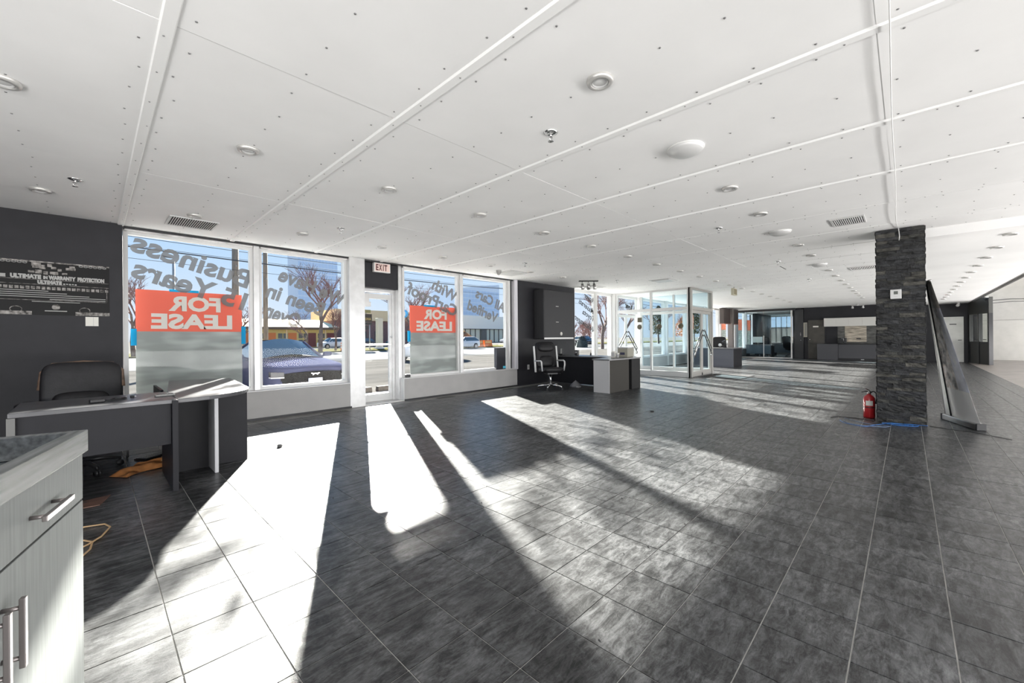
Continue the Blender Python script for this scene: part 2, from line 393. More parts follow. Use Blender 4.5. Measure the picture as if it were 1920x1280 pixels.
w5 = window(5, 10.47, 11.80); w6 = window(6, 11.90, 12.90)
letters(w5, 'Rover', 11.78, 2.41, 19, .58, .25, m=BLACK, fat=.003); letters(w5, 'Maserati', 11.78, 2.04, 22, .92, .25, m=BLACK, fat=.003)
letters(w5, 'Toyota', 11.78, 1.80, 21, .72, .25, m=BLACK, fat=.003); letters(w5, 'Volkswagen', 11.78, 1.43, 21.6, 1.22, .25, m=BLACK, fat=.003)
def mull(n, x0, x1, z0=0., z1=H, y0=WY, y1=WY + .26, m=ALU):
    o = struct('trim_%d' % n, box(x0, x1, y0, y1, z0, z1), m, bevel=.004); return o
mull(2, 1.80, 1.88, .475, 2.80, WY + .06, WY + .24); mull(3, 3.33, 3.63, 0, H, WY - .01, WY + .36); mull(4, 4.42, 4.50, 0, H, WY + .12, WY + .36)
mull(5, 6.0, 6.07, .475, 2.80, WY + .06, WY + .24); mull(6, 7.60, 7.66, .475, H, WY + .04, WY + .24, ALUW); mull(7, 7.76, 7.87, 0.455, H, WY - .03, WY + .3, mat('lilac_white_trim', (.62, .61, .65), .5))
mull(8, 10.44, 10.50, 0, H, WY, WY + .26, ALUW); mull(9, 11.80, 11.90, .475, 2.8, WY + .06, WY + .24, ALUW)
sill(3, 10.46, 12.95)
struct('trim_10', box(7.66, 7.76, WY + .1, WY + .3, .455, H), BLACK)
# dark slot between ceiling boards and window heads with white strips
struct('trim_11', box(.275, 7.86, WY + .02, WY + .3, 2.79, 2.815), BLKM)
for i, (a, b) in enumerate(((.3, 1.79), (1.9, 3.32), (4.5, 5.98), (6.1, 7.6))):
    struct('trim_%d' % (12 + i), box(a, b, WY + .05, WY + .28, 2.765, 2.788), mat('patchy_white_trim', (.7, .69, .68), .6, noise=(5, .6, 1.1)))

# ---- glass door with charcoal panel and exit sign above
struct('wall_front_transom', box(3.63, 4.42, WY + .14, WY + .34, 2.30, H), DARKW)
d1 = struct('door_1', None, None, (3.63, GY + .17, 0))
box(0, .79, -.06, .06, 2.235, 2.30).build('door_frame_head', ALU, d1, .003)
box(0, .06, -.06, .06, .0, 2.235).build('door_frame_side', ALU, d1, .003); box(.73, .79, -.06, .06, 0, 2.235).build('door_frame_side', ALU, d1, .003)
box(.06, .10, -.03, .03, .02, 2.2).build('door_stile', ALUW, d1, .003); box(.67, .73, -.03, .03, .02, 2.2).build('door_stile', ALU, d1, .003)
box(.10, .67, -.03, .03, .02, .17).build('bottom_rail', ALUW, d1, .003); box(.10, .67, -.03, .03, 2.10, 2.2).build('top_rail', ALUW, d1, .003)
box(.09, .68, -.005, .005, .17, 2.10).build('pane', GLASS, d1)
MB().box(.09, .69, -.075, -.045, 1.15, 1.19).box(.09, .12, -.05, -.02, 1.15, 1.19).box(.66, .69, -.05, -.02, 1.15, 1.19).build('push_bar', SATIN, d1, .004)
MB().box(.065, .20, -.10, -.02, 2.0, 2.19).box(.085, .22, -.13, -.03, 1.93, 2.02).tube([(.12, -.11, 2.20), (.4, -.13, 2.215), (.5, -.05, 2.22)], .008, 6).build('door_closer', SATIN, d1)
MB().lathe([(.018, 0), (.02, .03), (.012, .05)], 12, (.70, -.03, 1.32), Matrix.Rotation(R(90), 4, 'X')).build('lock_cylinder', CHROME, d1)
struct('trim_17', box(3.60, 4.47, WY + .02, WY + .42, -.01, .018), SATIN)
ex = thing('exit_sign', 'white box exit sign with pink letters above the glass shop door', 'exit sign', (4.035, WY + .09, 2.61))
box(-.175, .175, -.03, .05, 0, .19).build('housing', mat('exit_housing', (.74, .72, .70), .5), ex, .006)
box(-.155, .155, -.033, -.028, .02, .17).build('face_plate', mat('exit_face', (.80, .62, .56), .5), ex)
for i, ch in enumerate('EXIT'):
    o = text(ch, .165, M_in(-.145 + (0, .075, .15, .185)[i], -.034, .037), mat('exit_letter', (.10, .03, .03), .5), ex, 'letter', fat=.006, width=(.055, .065, .016, .065)[i])
box(-.03, .03, -.02, .04, .19, .21).build('mount', SATIN, ex)

# ---- lease signs on the glass
SIGN_R = film_mat('translucent_red_print', S(224, 116, 98), .10); SIGN_G = film_mat('translucent_grey_print', (.33, .34, .33), .06, noise=(1.0, .95, 1.45, (2.2, 1, 7.5)))
SIGN_W = film_mat('translucent_white_print', (.80, .74, .69), .12); TAPE = film_mat('blue_tape', (.02, .32, .58), .12)
def lease(x0, label):
    t = thing('lease_sign', label, 'sign', (x0, GY + .03, .50), 0, 'lease signs in the shop windows'); w = 1.25
    box(0, w, 0, .008, 0, .915).build('lower_panel', SIGN_G, t); box(0, w, 0, .008, .915, 1.50).build('red_panel', SIGN_R, t)
    text('FOR', .285, M_out(.98, -.002, 1.225), SIGN_W, t, fat=.012, width=.62, label='white word FOR seen from behind')
    text('LEASE', .285, M_out(1.13, -.002, .965), SIGN_W, t, fat=.012, width=.96, label='white word LEASE seen from behind')
    for (a, b, c, d) in ((.36, .70, 1.49, 1.525), (-.05, .01, .72, .95), (w - .01, w + .05, .72, 1.0)):
        box(a, b, -.004, .012, c, d).build('tape', TAPE, t)
    return t
lease(.41, 'red and grey for lease sign in the window beside the dark wall poster')
lease(4.725, 'red and grey for lease sign in the window right of the exit door')

# ================================================================== GLASS VESTIBULE
VX0, VX1, VY = 13.0, 14.85, 4.85
struct('trim_20', box(12.90, 13.16, WY - .02, WY + .3, 0, H), ALUW)
def chevron(parent, x, y, z, s, m=CHROME, n=2):
    """pair of parallel slanted tubular pulls on a door leaf; s=+1 falls to the right"""
    for k in range(n):
        dz = -.16 * k
        MB().tube([(x, y, z + dz), (x + s * .06, y, z + .035 + dz), (x + s * .10, y, z + dz), (x + s * .74, y, z - .60 + dz), (x + s * .72, y, z - .66 + dz), (x + s * .66, y, z - .64 + dz)], .018, 8).build('pull_handle', m, parent)
def leaf_pair(name, x0, x1, y, z1, fr, handles=True, hm=None):
    d = struct(name, None, None, (x0, y, 0)); w = x1 - x0; h = w / 2
    for a in (0, h):
        box(a + .005, a + .075, -.025, .025, .02, z1).build('door_stile', fr, d, .003); box(a + h - .075, a + h - .005, -.025, .025, .02, z1).build('door_stile', fr, d, .003)
        box(a + .075, a + h - .075, -.025, .025, .02, .18).build('bottom_rail', fr, d, .003); box(a + .075, a + h - .075, -.025, .025, z1 - .10, z1).build('top_rail', fr, d, .003)
        box(a + .06, a + h - .06, -.004, .004, .17, z1 - .09).build('pane', GLASS, d)
    if handles:
        chevron(d, h - .03, -.07, 1.46, -1, hm or CHROME); chevron(d, h + .03, -.07, 1.46, 1, hm or CHROME)
    MB().lathe([(.02, 0), (.022, .05), (.008, .09)], 10, (h - .03, -.03, .02)).build('floor_stop', BLKM, d)
    return d
ves = struct('wall_vestibule_side', None, None, (VX0, 0, 0))
for y0, y1 in ((VY, VY + .09), (6.10, 6.16), (7.36, 7.45)):
    box(-.05, .05, y0, y1, 0, H).build('post', ALUW, ves, .004)
box(-.04, .04, VY, 7.45, 2.12, 2.22).build('transom_bar', ALUW, ves, .004); box(-.045, .045, VY, 7.45, 0, .17).build('base_rail', ALUW, ves, .004)
box(-.04, .04, VY, 7.45, H - .06, H).build('head_rail', ALUW, ves, .004)
for y0, y1 in ((VY + .09, 6.10), (6.16, 7.36)):
    box(-.004, .004, y0, y1, .17, 2.12).build('pane', GLASS, ves); box(-.004, .004, y0, y1, 2.22, H - .06).build('pane', GLASS, ves)
STK = mat('olive_sticker', (.10, .085, .055), .6)
for y, z in ((6.55, 1.62), (5.85, 1.62), (5.15, 1.62)):
    MB().lathe([(.0001, 0), (.085, 0), (.085, .004), (.0001, .004)], 24, (-.006, y, z), Matrix.Rotation(R(-90), 4, 'Y')).build('round_sticker', STK, ves)
box(-.008, -.004, 6.46, 6.62, 1.78, 1.94).build('square_sticker', STK, ves); box(-.008, -.004, 5.78, 5.93, 1.78, 1.84).build('square_sticker', BLACK, ves)
ve2 = struct('wall_vestibule_far_side', None, None, (VX1, 0, 0))
for y0, y1 in ((VY, VY + .09), (6.10, 6.16), (7.36, 7.45)):
    box(-.05, .05, y0, y1, 0, H).build('post', ALUW, ve2, .004)
box(-.04, .04, VY, 7.45, 2.12, 2.22).build('transom_bar', ALUW, ve2, .004); box(-.045, .045, VY, 7.45, 0, .17).build('base_rail', ALUW, ve2, .004)
for y0, y1 in ((VY + .09, 6.10), (6.16, 7.36)):
    box(-.004, .004, y0, y1, .17, 2.12).build('pane', GLASS_B, ve2); box(-.004, .004, y0, y1, 2.22, H - .02).build('pane', GLASS_B, ve2)
vf = struct('wall_vestibule_front', None, None, (VX0, VY, 0)); ww = VX1 - VX0
DKA = mat('grey_brown_aluminium', (.36, .35, .33), .4, .4)
box(-.05, .06, -.05, .05, 0, H).build('post', DKA, vf, .004); box(ww - .06, ww + .05, -.05, .05, 0, H).build('post', DKA, vf, .004)
box(.06, ww - .06, -.05, .05, 2.12, 2.22).build('transom_bar', DKA, vf, .004); box(.06, ww - .06, -.05, .05, H - .06, H).build('head_rail', DKA, vf, .004)
box(.06, ww - .06, -.004, .004, 2.22, H - .06).build('pane', GLASS, vf)
leaf_pair('door_2', VX0 + .06, VX1 - .06, VY, 2.12, DKA, True, mat('dark_chrome', (.16, .16, .165), .25, .9))
struct('trim_21', box(VX0, VX1, VY - .02, VY + .06, 0, .02), SATIN)
leaf_pair('door_3', VX0 + .22, VX1 - .05, GY + .02, 2.12, ALUW, True, BLKM)
w7 = window(7, VX0 + .18, VX1 - .02, 2.16, 2.78)
letters(w7, 'Rover', 14.45, 2.27, 14, .55, .30, m=BLACK)
# two vestibule door posts outside
mt = thing('door_mat', 'thin dark mat on the tiles in front of the inner vestibule doors', 'mat', (VX0 + .3, 3.55, 0))
box(0, 1.5, 0, 1.15, 0, .010).build('mat_pad', mat('mat_fibre', (.022, .022, .023), .95, bump=(200, .3)), mt, .003); 
MB().box(-.03, 0, -.03, 1.18, 0, .008).box(1.5, 1.53, -.03, 1.18, 0, .008).box(0, 1.5, -.03, 0, 0, .008).box(0, 1.5, 1.15, 1.18, 0, .008).build('rubber_edge', BLACK, mt)

# ---- shop front past the vestibule
sill(4, 15.0, 26.9); sill(5, 27.6, 31.4)
xs = [15.0, 17.35, 19.7, 22.05, 24.4, 26.9]
for i in range(5):
    window(8 + i, xs[i] + .06, xs[i + 1] - .02)
    mull(22 + i, xs[i] - .04, xs[i] + .08, 0, H, WY - .01, WY + .26, ALUW)
window(13, 27.66, 29.5); window(14, 29.6, 31.4); mull(27, 26.88, 27.6, 0, H, WY - .02, WY + .3, ALUW); mull(28, 29.48, 29.62, 0, H, WY, WY + .26, ALUW)
ORP = film_mat('faded_orange_print', S(240, 188, 165), .16, noise=(3, .7, 1.5, (6, 1, 6))); PALE = film_mat('pale_notice_print', (.72, .76, .74), .14, noise=(2, .75, 1.25, (1, 1, 12)))
for i, (x, w, l) in enumerate(((19.95, .9, 'pale window notice with faded orange head behind the far vestibule doors'), (24.7, 1.2, 'pale window notice with faded orange head beside the far desk chair'), (27.85, 1.3, 'pale window notice with orange head just past the dark blind box'), (29.8, 1.3, 'pale window notice with orange head nearest the dark office wall'))):
    t = thing('window_notice', l, 'notice', (x, GY + .03, .6), 0, 'notices in the far shop windows')
    box(0, w, 0, .008, 0, 1.05).build('lower_sheet', PALE, t); box(0, w, 0, .008, 1.05, 1.75).build('orange_head', ORP, t)
for i, (x, l) in enumerate(((23.6, 'dark brown hanging box at the window head left of the far post'), (25.1, 'dark brown hanging box at the window head right of the far post'))):
    t = thing('hanging_display_box', l, 'display box', (x, 7.05, 1.98), 0, 'hanging boxes at the far window head')
    box(0, 1.1, 0, .22, 0, .82).build('box_body', mat('dark_brown_board', (.055, .042, .038), .5), t, .004); box(-.01, 1.11, -.01, .23, -.03, 0).build('bottom_trim', mat('red_brown_trim', (.25, .10, .08), .5), t)
    for q in (.2, .9): MB().cyl((q, .11, .82), (q, .11, .84), .02).build('ceiling_mount', SATIN, t)
mull(29, 24.75, 25.0, 0, H, 6.95, 7.2, mat('taupe_post', (.16, .14, .13), .5))
# ---- glass office partition
gp = struct('wall_office_partition', None, None, (27.2, 0, 0))
box(-.06, .06, 4.45, 7.43, 2.70, H).build('head_rail', BLKM, gp); box(-.05, .05, 4.65, 7.43, 0, .06).build('floor_rail', SATIN, gp)
box(-.008, .008, 4.65, 5.98, .06, 2.70).build('pane', GLASS_B, gp); box(-.008, .008, 6.0, 7.43, .06, 2.70).build('pane', GLASS_B, gp)
box(-.012, .012, 5.975, 6.005, .06, 1.3).build('glass_clamp', ALUW, gp)
box(-.06, .06, 4.60, 4.66, 0, 2.70).build('end_post', ALUW, gp)
struct('wall_office_back', box(36.0, 36.2, 3.9, 6.05, 0, H), WHITE); struct('wall_office_right', box(FX, 36.0, 4.1, 4.25, 0, H), DARKW)
struct('wall_front_far', box(31.4, 36.0, WY - .03, WY + .3, 0, H), DARKW)
BLIND = film_mat('white_blind', (.8, .8, .78), .18)
struct('wall_office_back_sill', box(36.0, 36.2, 6.05, WY + .3, 0, .8), WHITE); struct('wall_office_back_head', box(36.0, 36.2, 6.05, WY + .3, 2.7, H), WHITE)
for i in range(4):
    y = 6.1 + i * .34
    t = struct('window_%d' % (15 + i), None, None, (35.97, y, .8))
    box(-.02, .02, 0, .30, 0, 1.05).build('blind_panel', BLIND, t); box(-.02, .02, 0, .30, 1.12, 1.9).build('pane', GLASS_B, t)
    box(-.03, .03, .30, .34, 0, 1.95).build('frame_stile', ALUW, t); box(-.035, .035, 0, .34, 1.05, 1.12).build('frame_rail', ALUW, t)

# ---- far wall (kitchenette)
struct('wall_far', box(FX, FX + .2, -2.25, 4.62, 0, H), DARKW)
sdr = struct('door_4', None, None, (FX - .05, 4.12, 0)); 
box(-.02, .04, 0, .42, 0, 2.75).build('door_leaf', mat('black_door_paint', (.022, .022, .025), .4), sdr, .003)
MB().tube([(-.03, .12, 1.18), (-.09, .12, 1.18), (-.09, .12, 1.45), (-.03, .12, 1.45)], .014, 8).build('door_pull', CHROME, sdr)
MB().lathe([(.03, 0), (.03, .02), (.012, .05)], 12, (-.02, .12, 1.02), Matrix.Rotation(R(-90), 4, 'Y')).build('lock_plate', CHROME, sdr)
dr = struct('door_5', None, None, (FX - .02, 3.17, 0)); BRN = mat('dark_brown_door', (.055, .05, .042), .5, noise=(4, .8, 1.2))
box(-.03, .0, .02, .74, .02, 2.12).build('door_leaf', BRN, dr, .003); MB().box(-.035, .01, -.02, .02, 0, 2.16).box(-.035, .01, .74, .78, 0, 2.16).box(-.035, .01, -.02, .78, 2.12, 2.16).build('door_frame', DARKW, dr)
MB().lathe([(.012, 0), (.012, .04), (.03, .06), (.03, .09), (.001, .1)], 12, (-.03, .66, 1.05), Matrix.Rotation(R(-90), 4, 'Y')).build('door_knob', CHROME, dr)
box(-.036, -.03, .28, .52, 1.73, 1.80).build('door_plate', PAPER, dr)
sw = thing('narrow_wall_box', 'narrow beige box mounted on the far wall left of the brown door', 'wall box', (FX, 3.95, 1.2))
box(-.06, 0, 0, .19, 0, .80).build('box_body', mat('beige_metal', (.30, .28, .23), .5), sw, .006); box(-.065, -.06, .03, .09, .06, .74).build('box_window', mat('grey_pane', (.2, .2, .19), .2), sw)
UPW = mat('cream_cabinet', (.62, .61, .58), .4)
for i in range(4):
    y = 3.18 - i * .52
    t = thing('upper_cabinet', 'cream flat-front wall cabinet, %s from the brown door' % ORD[i], 'cabinet', (FX, y - .52, 1.75), 0, 'cream wall cabinets over the kitchenette counter')
    box(-.34, -.02, 0, .52, 0, .44).build('cabinet_body', UPW, t); box(-.36, -.342, .004, .516, .004, .436).build('cabinet_door', UPW, t, .002)
CTR = mat('charcoal_counter_front', (.060, .060, .068), .5)
ct = thing('kitchen_counter', 'long charcoal kitchenette counter under the cream wall cabinets', 'counter', (FX, 1.10, 0))
box(-.62, -.02, 0, 1.46, .10, .80).build('cabinet_body', CTR, ct, .004); box(-.56, -.02, 0, 1.46, .0, .10).build('toe_kick', BLACK, ct); box(-.64, -.02, -.01, 1.46, .80, .84).build('worktop', BLKM, ct, .004)
box(-.575, -.562, .45, .57, .03, .06).build('vent_slot', ALUW, ct)
ct2 = thing('counter_end_unit', 'tall charcoal end unit at the left of the kitchenette counter', 'counter', (FX, 2.57, 0))
box(-.72, -.02, 0, .86, .0, .82).build('cabinet_body', CTR, ct2, .004); box(-.74, -.02, -.01, .87, .82, .85).build('worktop', BLKM, ct2, .004)
bs = thing('backsplash_picture', 'beige sheet with pale streaks propped on the kitchenette backsplash', 'picture', (FX - .03, 1.48, .93))
box(-.02, 0, 0, .86, .0, .82).build('sheet', mat('beige_streaked_sheet', (.42, .37, .30), .4, noise=(2.5, .35, 1.6, (1, 1, 5))), bs)
box(-.024, -.02, .22, .40, .14, .20).build('dark_mark', BLACK, bs); box(-.03, .0, -.01, .87, -.015, 0).build('bottom_lip', BLKM, bs)
stw = struct('wall_backsplash', box(FX - .02, FX, 1.1, 2.64, .84, 1.75), mat('grey_stone_backsplash', (.09, .09, .085), .6, noise=(14, .5, 1.6, (1, .3, 1))))
kt = thing('coffee_machine', 'small black machine with chrome arm on the kitchenette counter', 'coffee machine', (FX - .35, 2.40, .845))
box(-.12, .12, -.16, .16, 0, .30).build('machine_body', BLACK, kt, .02); MB().tube([(-.14, -.05, .05), (-.2, -.05, .08), (-.2, -.05, .26), (-.14, .1, .28)], .012, 8).build('chrome_arm', CHROME, kt)
sl = thing('spotlight_cluster', 'white two-headed spotlight on the ceiling above the kitchenette', 'spotlight', (26.6, 1.75, H))
MB().cyl((0, 0, 0), (0, 0, -.05), .05).build('base', ALUW, sl); MB().tube([(0, -.25, -.06), (0, .25, -.06)], .012, 6).build('bar', ALUW, sl)
for dy in (-.2, .2): MB().tube([(0, dy, -.06), (-.06, dy, -.13), (-.12, dy, -.18)], [.02, .035, .05], 10).build('spot_head', ALUW, sl)
# ---- right of the pillar
wd = struct('door_6', None, None, (FX - .02, -1.86, 0)); WDM = mat('white_door_paint', (.56, .56, .54), .5, noise=(3, .9, 1.06))
box(-.03, 0, .02, .66, .02, 2.08).build('door_leaf', WDM, wd, .003); box(-.036, -.03, .24, .46, 1.72, 1.76).build('door_plate', BLKM, wd)
MB().tube([(-.03, .09, 1.02), (-.09, .09, 1.02), (-.09, .20, 1.02)], .013, 8).build('door_lever', BLKM, wd)
gdw = struct('wall_hall_side', None, None, (25.75, YR - .48, 0)); gdw.rotation_euler = (0, 0, R(15))
box(0, 1.75, -.06, .06, 2.15, H).build('head_panel', mat('grey_green_panel', (.06, .06, .056), .5), gdw); 
for x0, x1 in ((0, .12), (.82, .93), (1.63, 1.75)): box(x0, x1, -.06, .06, 0, 2.15).build('post', BLKM, gdw)
for x0, x1 in ((.12, .82), (.93, 1.63)):
    box(x0, x1, -.03, .03, 0, .95).build('lower_panel', mat('dark_grey_panel', (.045, .045, .043), .5), gdw); box(x0, x1, -.006, .006, .95, 2.15).build('pane', glass_mat('pale_pane_%d' % int(x0 * 100), (.8, .82, .8), .05), gdw)
    MB().tube([(x0 + .06, -.07, 1.05), (x0 + .06, -.11, 1.05), (x0 + .2, -.11, 1.05)], .013, 6).tube([(x0 + .06, .07, 1.05), (x0 + .06, .11, 1.05), (x0 + .2, .11, 1.05)], .013, 6).build('door_lever', BLKM, gdw)
BLK_W = mat('painted_block_wall', (.40, .39, .365), .7, noise=(3, .92, 1.05), bump=(30, .2))
wb = struct('wall_hall_back', box(31.0, 31.2, -15, YR - .3, 0, 4.3), BLK_W)
box(30.985, 31.0, -15, YR - .3, 1.95, 1.965).build('joint_line', mat('grey_joint', (.22, .21, .2), .8), wb); box(30.97, 31.0, -15, YR - .3, 0, .12).build('baseboard', BLK_W, wb)  # grey joint strip along the block wall
hw = thing('ceiling_wires', 'loose dark cables hanging from the ceiling edge above the hall doorway', 'cable', (27, YR - .6, 3))
MB().tube([(-1.5, .35, -.15), (-.8, .2, -.32), (.5, -.6, -.22), (3.9, -2.2, -.1)], .02, 6).tube([(-1.45, .33, -.2), (-.5, .1, -.42), (1, -.7, -.3), (3.9, -2.4, -.22)], .015, 6).build('cable_run', BLACK, hw)
cm = thing('security_camera', 'small white camera fixed high at the far dark corner', 'camera', (26.9, -1.65, 2.69))
MB().cyl((0, 0, 0), (0, 0, -.05), .05).build('mount', ALUW, cm); MB().tube([(.03, 0, -.09), (-.14, .03, -.13)], .06, 12).build('camera_body', ALUW, cm)

# ================================================================== STONE PILLAR
PXF, PYA, PYB = 8.12, -.185, .325
pil = struct('wall_stone_pillar', box(PXF + .02, PXF + .66, PYA + .015, PYB - .015, 0, H + .01), mat('dark_mortar', (.015, .015, .015), .9))
def stone_mat(name, col):
    m = mat(name, col, .55, spec=.4, noise=(12, .3, 2.0, (1, 1, 2.2)), bump=(45, .8)); return m
STM = [stone_mat('ledgestone_a', (.017, .0175, .0175)), stone_mat('ledgestone_b', (.030, .030, .027)), stone_mat('ledgestone_c', (.014, .0145, .016)), stone_mat('ledgestone_d', (.052, .050, .043)), stone_mat('ledgestone_e', (.022, .023, .025))]
def rough_stone(y0, y1, z0, z1, proud):
    n = max(2, int((y1 - y0) / .05)); m = MB(); vs = []
    for i in range(n + 1):
        y = y0 + (y1 - y0) * i / n
        for z in (z0, (z0 + z1) / 2, z1): vs.append((PXF - proud - rng.uniform(-.004, .006), y, z))
    for i in (0, n):
        y = y0 + (y1 - y0) * i / n
        for z in (z0, (z0 + z1) / 2, z1): vs.append((PXF + .03, y, z))
    fs = []
    for i in range(n):
        for k in (0, 1): fs.append((i * 3 + k, i * 3 + k + 1, i * 3 + k + 4, i * 3 + k + 3))
    b = (n + 1) * 3
    for k in (0, 1): fs.append((b + k, b + k + 1, k + 1, k)); fs.append((n * 3 + k, n * 3 + k + 1, b + 3 + k + 1, b + 3 + k))
    for i in range(n):
        pass
    fs.append(tuple([b] + [i * 3 for i in range(n + 1)] + [b + 3])); fs.append(tuple([b + 5] + [i * 3 + 2 for i in range(n, -1, -1)] + [b + 2]))
    return m.add(vs, fs)
z = .002; cnt = 0; course = []
while z < H - .012:
    h = min(rng.choice((.034, .040, .046, .052, .060)), H - .004 - z); course.append((z, z + h)); z += h
for z0, z1 in course:
    cuts = [PYA - rng.uniform(-.006, .008)]; y = cuts[0]
    while True:
        y += rng.uniform(.10, .30)
        if y > PYB - .06: break
        cuts.append(y)
    cuts.append(PYB + rng.uniform(-.006, .008))
    for a, b in zip(cuts, cuts[1:]):
        if cnt < 298:
            rough_stone(a + .0008, b - .0008, z0 + .0008, z1 - .0008, rng.uniform(-.006, .014)).build('stone', STM[rng.choice((0, 0, 1, 2, 2, 3, 4, 4))], pil); cnt += 1
sd_ = MB()
for z0, z1 in course:
    for yy, s in ((PYA, -1), (PYB, 1)):
        x = PXF + .03
        while x < PXF + .66:
            l = min(rng.uniform(.1, .24), PXF + .68 - x); p = rng.uniform(0, .014)
            sd_.box(x, x + l - .0015, min(yy, yy + s * p) - (.0 if s > 0 else 0), max(yy, yy + s * p) + .0, z0 + .001, z1 - .001) if p > .002 else None
            x += l
tag(sd_.build('side_stones', STM[0], pil), kind='stuff')
th = thing('thermostat', 'small white thermostat on the front of the dark stone pillar', 'thermostat', (PXF - .018, .113, 1.80))
box(-.022, 0, -.06, .06, 0, .135).build('housing', ALUW, th, .006); box(-.024, -.02, -.022, .022, .065, .11).build('display', mat('grey_display', (.09, .1, .09), .3), th); box(-.025, -.02, -.015, .015, .03, .04).build('button', SATIN, th)
cw = thing('ceiling_cable', 'thin white cable running along the ceiling to the stone pillar', 'cable')
MB().tube([(1.0, .045, H - .008)] + [(x, .04 + .008 * (x - 1) + .004 * math.sin(x * 2), H - .026 - .006 * abs(math.sin(x * 2.5))) for x in [1.2 + .4 * i for i in range(17)]] + [(8.06, .08, H - .012)], .003, 6).build('cable_run', WHITE, cw)
MB().tube([(8.06, .08, H - .012), (8.085, .075, 2.76), (8.09, .07, 2.70), (8.1, .075, 2.64)], .006, 6).build('cable_tail', ALUW, cw)

# ---- fire extinguisher
fe = thing('fire_extinguisher', 'red fire extinguisher standing on the floor beside the stone pillar', 'fire extinguisher', (8.40, .43, .001))
MB().lathe([(.0001, 0), (.068, 0), (.072, .008), (.072, .285), (.066, .315), (.045, .34), (.024, .352), (.022, .366)], 28).build('cylinder', RED, fe)
MB().lathe([(.0725, .155), (.0735, .157), (.0735, .167), (.0725, .169)], 28).build('band', BLKM, fe)
MB().grid(lambda u, v: (.0732 * math.cos(R(150 + 70 * u)), .0732 * math.sin(R(150 + 70 * u)), .19 + .075 * v), 8, 1).build('label', PAPER, fe)
MB().lathe([(.024, .366), (.024, .385), (.016, .395), (.016, .42)], 16).build('valve', SATIN, fe)
MB().tube([(.0, 0, .415), (-.03, .02, .44), (-.07, .07, .475)], [.010, .009, .006], 6).build('lever', SATIN, fe); MB().tube([(0, 0, .40), (-.03, .04, .405), (-.05, .085, .39)], .007, 6).build('carry_handle', BLKM, fe)
MB().tube([(0, -.02, .39), (0, -.055, .41), (-.01, -.085, .38), (-.01, -.09, .30), (-.01, -.078, .22)], .010, 8).build('hose', BLACK, fe)
MB().lathe([(.012, 0), (.012, .012), (.0001, .013)], 12, (-.02, 0, .392), Matrix.Rotation(R(-90), 4, 'Y')).build('gauge', ALUW, fe)
# ---- blue network cable
bc = thing('blue_cable', 'coil of blue network cable lying at the foot of the stone pillar', 'cable')
pts = []
for i in range(120):
    a = i / 119
    if a < .25: t = a / .25; pts.append((8.07 - .02 * t, -.20 + .20 * t, .012))
    elif a < .62:
        t = (a - .25) / .37 * 6 * math.pi; q = (a - .25) / .37; pts.append((7.93 + .10 * math.cos(t + .6) * (1 - .3 * q), -.0 + .15 * math.sin(t * 1.03) + .16 * q, .010 + .006 * math.sin(i * 1.3) ** 2))
    else: t = (a - .62) / .38; pts.append((7.95 - .55 * math.sin(t * 2.6) + .15 * t, .2 + .52 * t + .03 * math.sin(t * 9), .008))
MB().tube(pts, .0035, 6).build('cable_loop', BLUE, bc)
MB().tube([(7.84, .70, .007), (7.62, .62, .007), (7.55, .45, .007), (7.62, .22, .007), (7.74, .17, .007), (7.72, .36, .007), (7.86, .55, .007), (8.05, .70, .007)], .0035, 6).build('cable_loop', mat('pale_blue_cable', (.22, .30, .46), .4), bc)
MB().tube([(8.10, -.22, .006), (8.0, -.40, .006), (7.95, -.62, .006), (7.7, -.9, .006)], .004, 6).build('cable_tail', BLACK, bc)
bk = thing('black_cable', 'thin black cable on the floor left of the fire extinguisher', 'cable')
MB().tube([(8.09, .36, .008), (8.16, .60, .008), (8.14, .80, .008), (7.98, .86, .008)], .006, 6).build('cable_run', BLACK, bk)
# ---- leaning roll-up banner
bn = thing('roll_up_banner', 'silver roll-up banner stand leaning against the stone pillar', 'banner stand')
bL, bR_, tL, tR = Vector((8.93, -.41, .085)), Vector((8.19, -.69, .085)), Vector((8.92, -.215, 2.09)), Vector((8.10, -.235, 2.03))
def bil(u, v): return (bL.lerp(bR_, u)).lerp(tL.lerp(tR, u), v)
def sheet(u0, u1, v0, v1, off=0.):
    nrm = (bR_ - bL).cross(tL - bL).normalized()
    return lambda u, v: bil(u0 + (u1 - u0) * u, v0 + (v1 - v0) * v) + nrm * off
nb = (bR_ - bL).cross(tL - bL).normalized(); sgn = -1 if nb.x > 0 or nb.y > 0 else 1
PHO = mat('printed_photo_collage', (.72, .66, .62), .35, noise=(9, .1, 2.0)); BANW = mat('banner_white', (.93, .92, .91), .35); BANG = mat('banner_grey_head', (.58, .56, .52), .4); SKYP = mat('printed_pale_sky', (.84, .86, .94), .35, noise=(4, .6, 1.3))
for (u0, u1, v0, v1, m_, nm) in ((0, 1, 0, .21, BANW, 'banner_foot'), (0, .20, .21, .97, BANW, 'white_margin'), (.20, .66, .21, .80, PHO, 'photo_strip'), (.66, 1, .21, .80, SKYP, 'sky_strip'), (.20, 1, .80, 1, BANG, 'banner_head')):
    MB().grid(sheet(u0, u1, v0, v1, .003), 4, 8).grid(sheet(u0, u1, v0, v1, -.003), 4, 8).build(nm, m_, bn)
box(-.4, .4, -.045, .045, 0, .085).build('base_housing', SATIN, bn, .012, loc=((bL.x + bR_.x) / 2, (bL.y + bR_.y) / 2, .002), rot=(0, 0, math.atan2(bR_.y - bL.y, bR_.x - bL.x)))
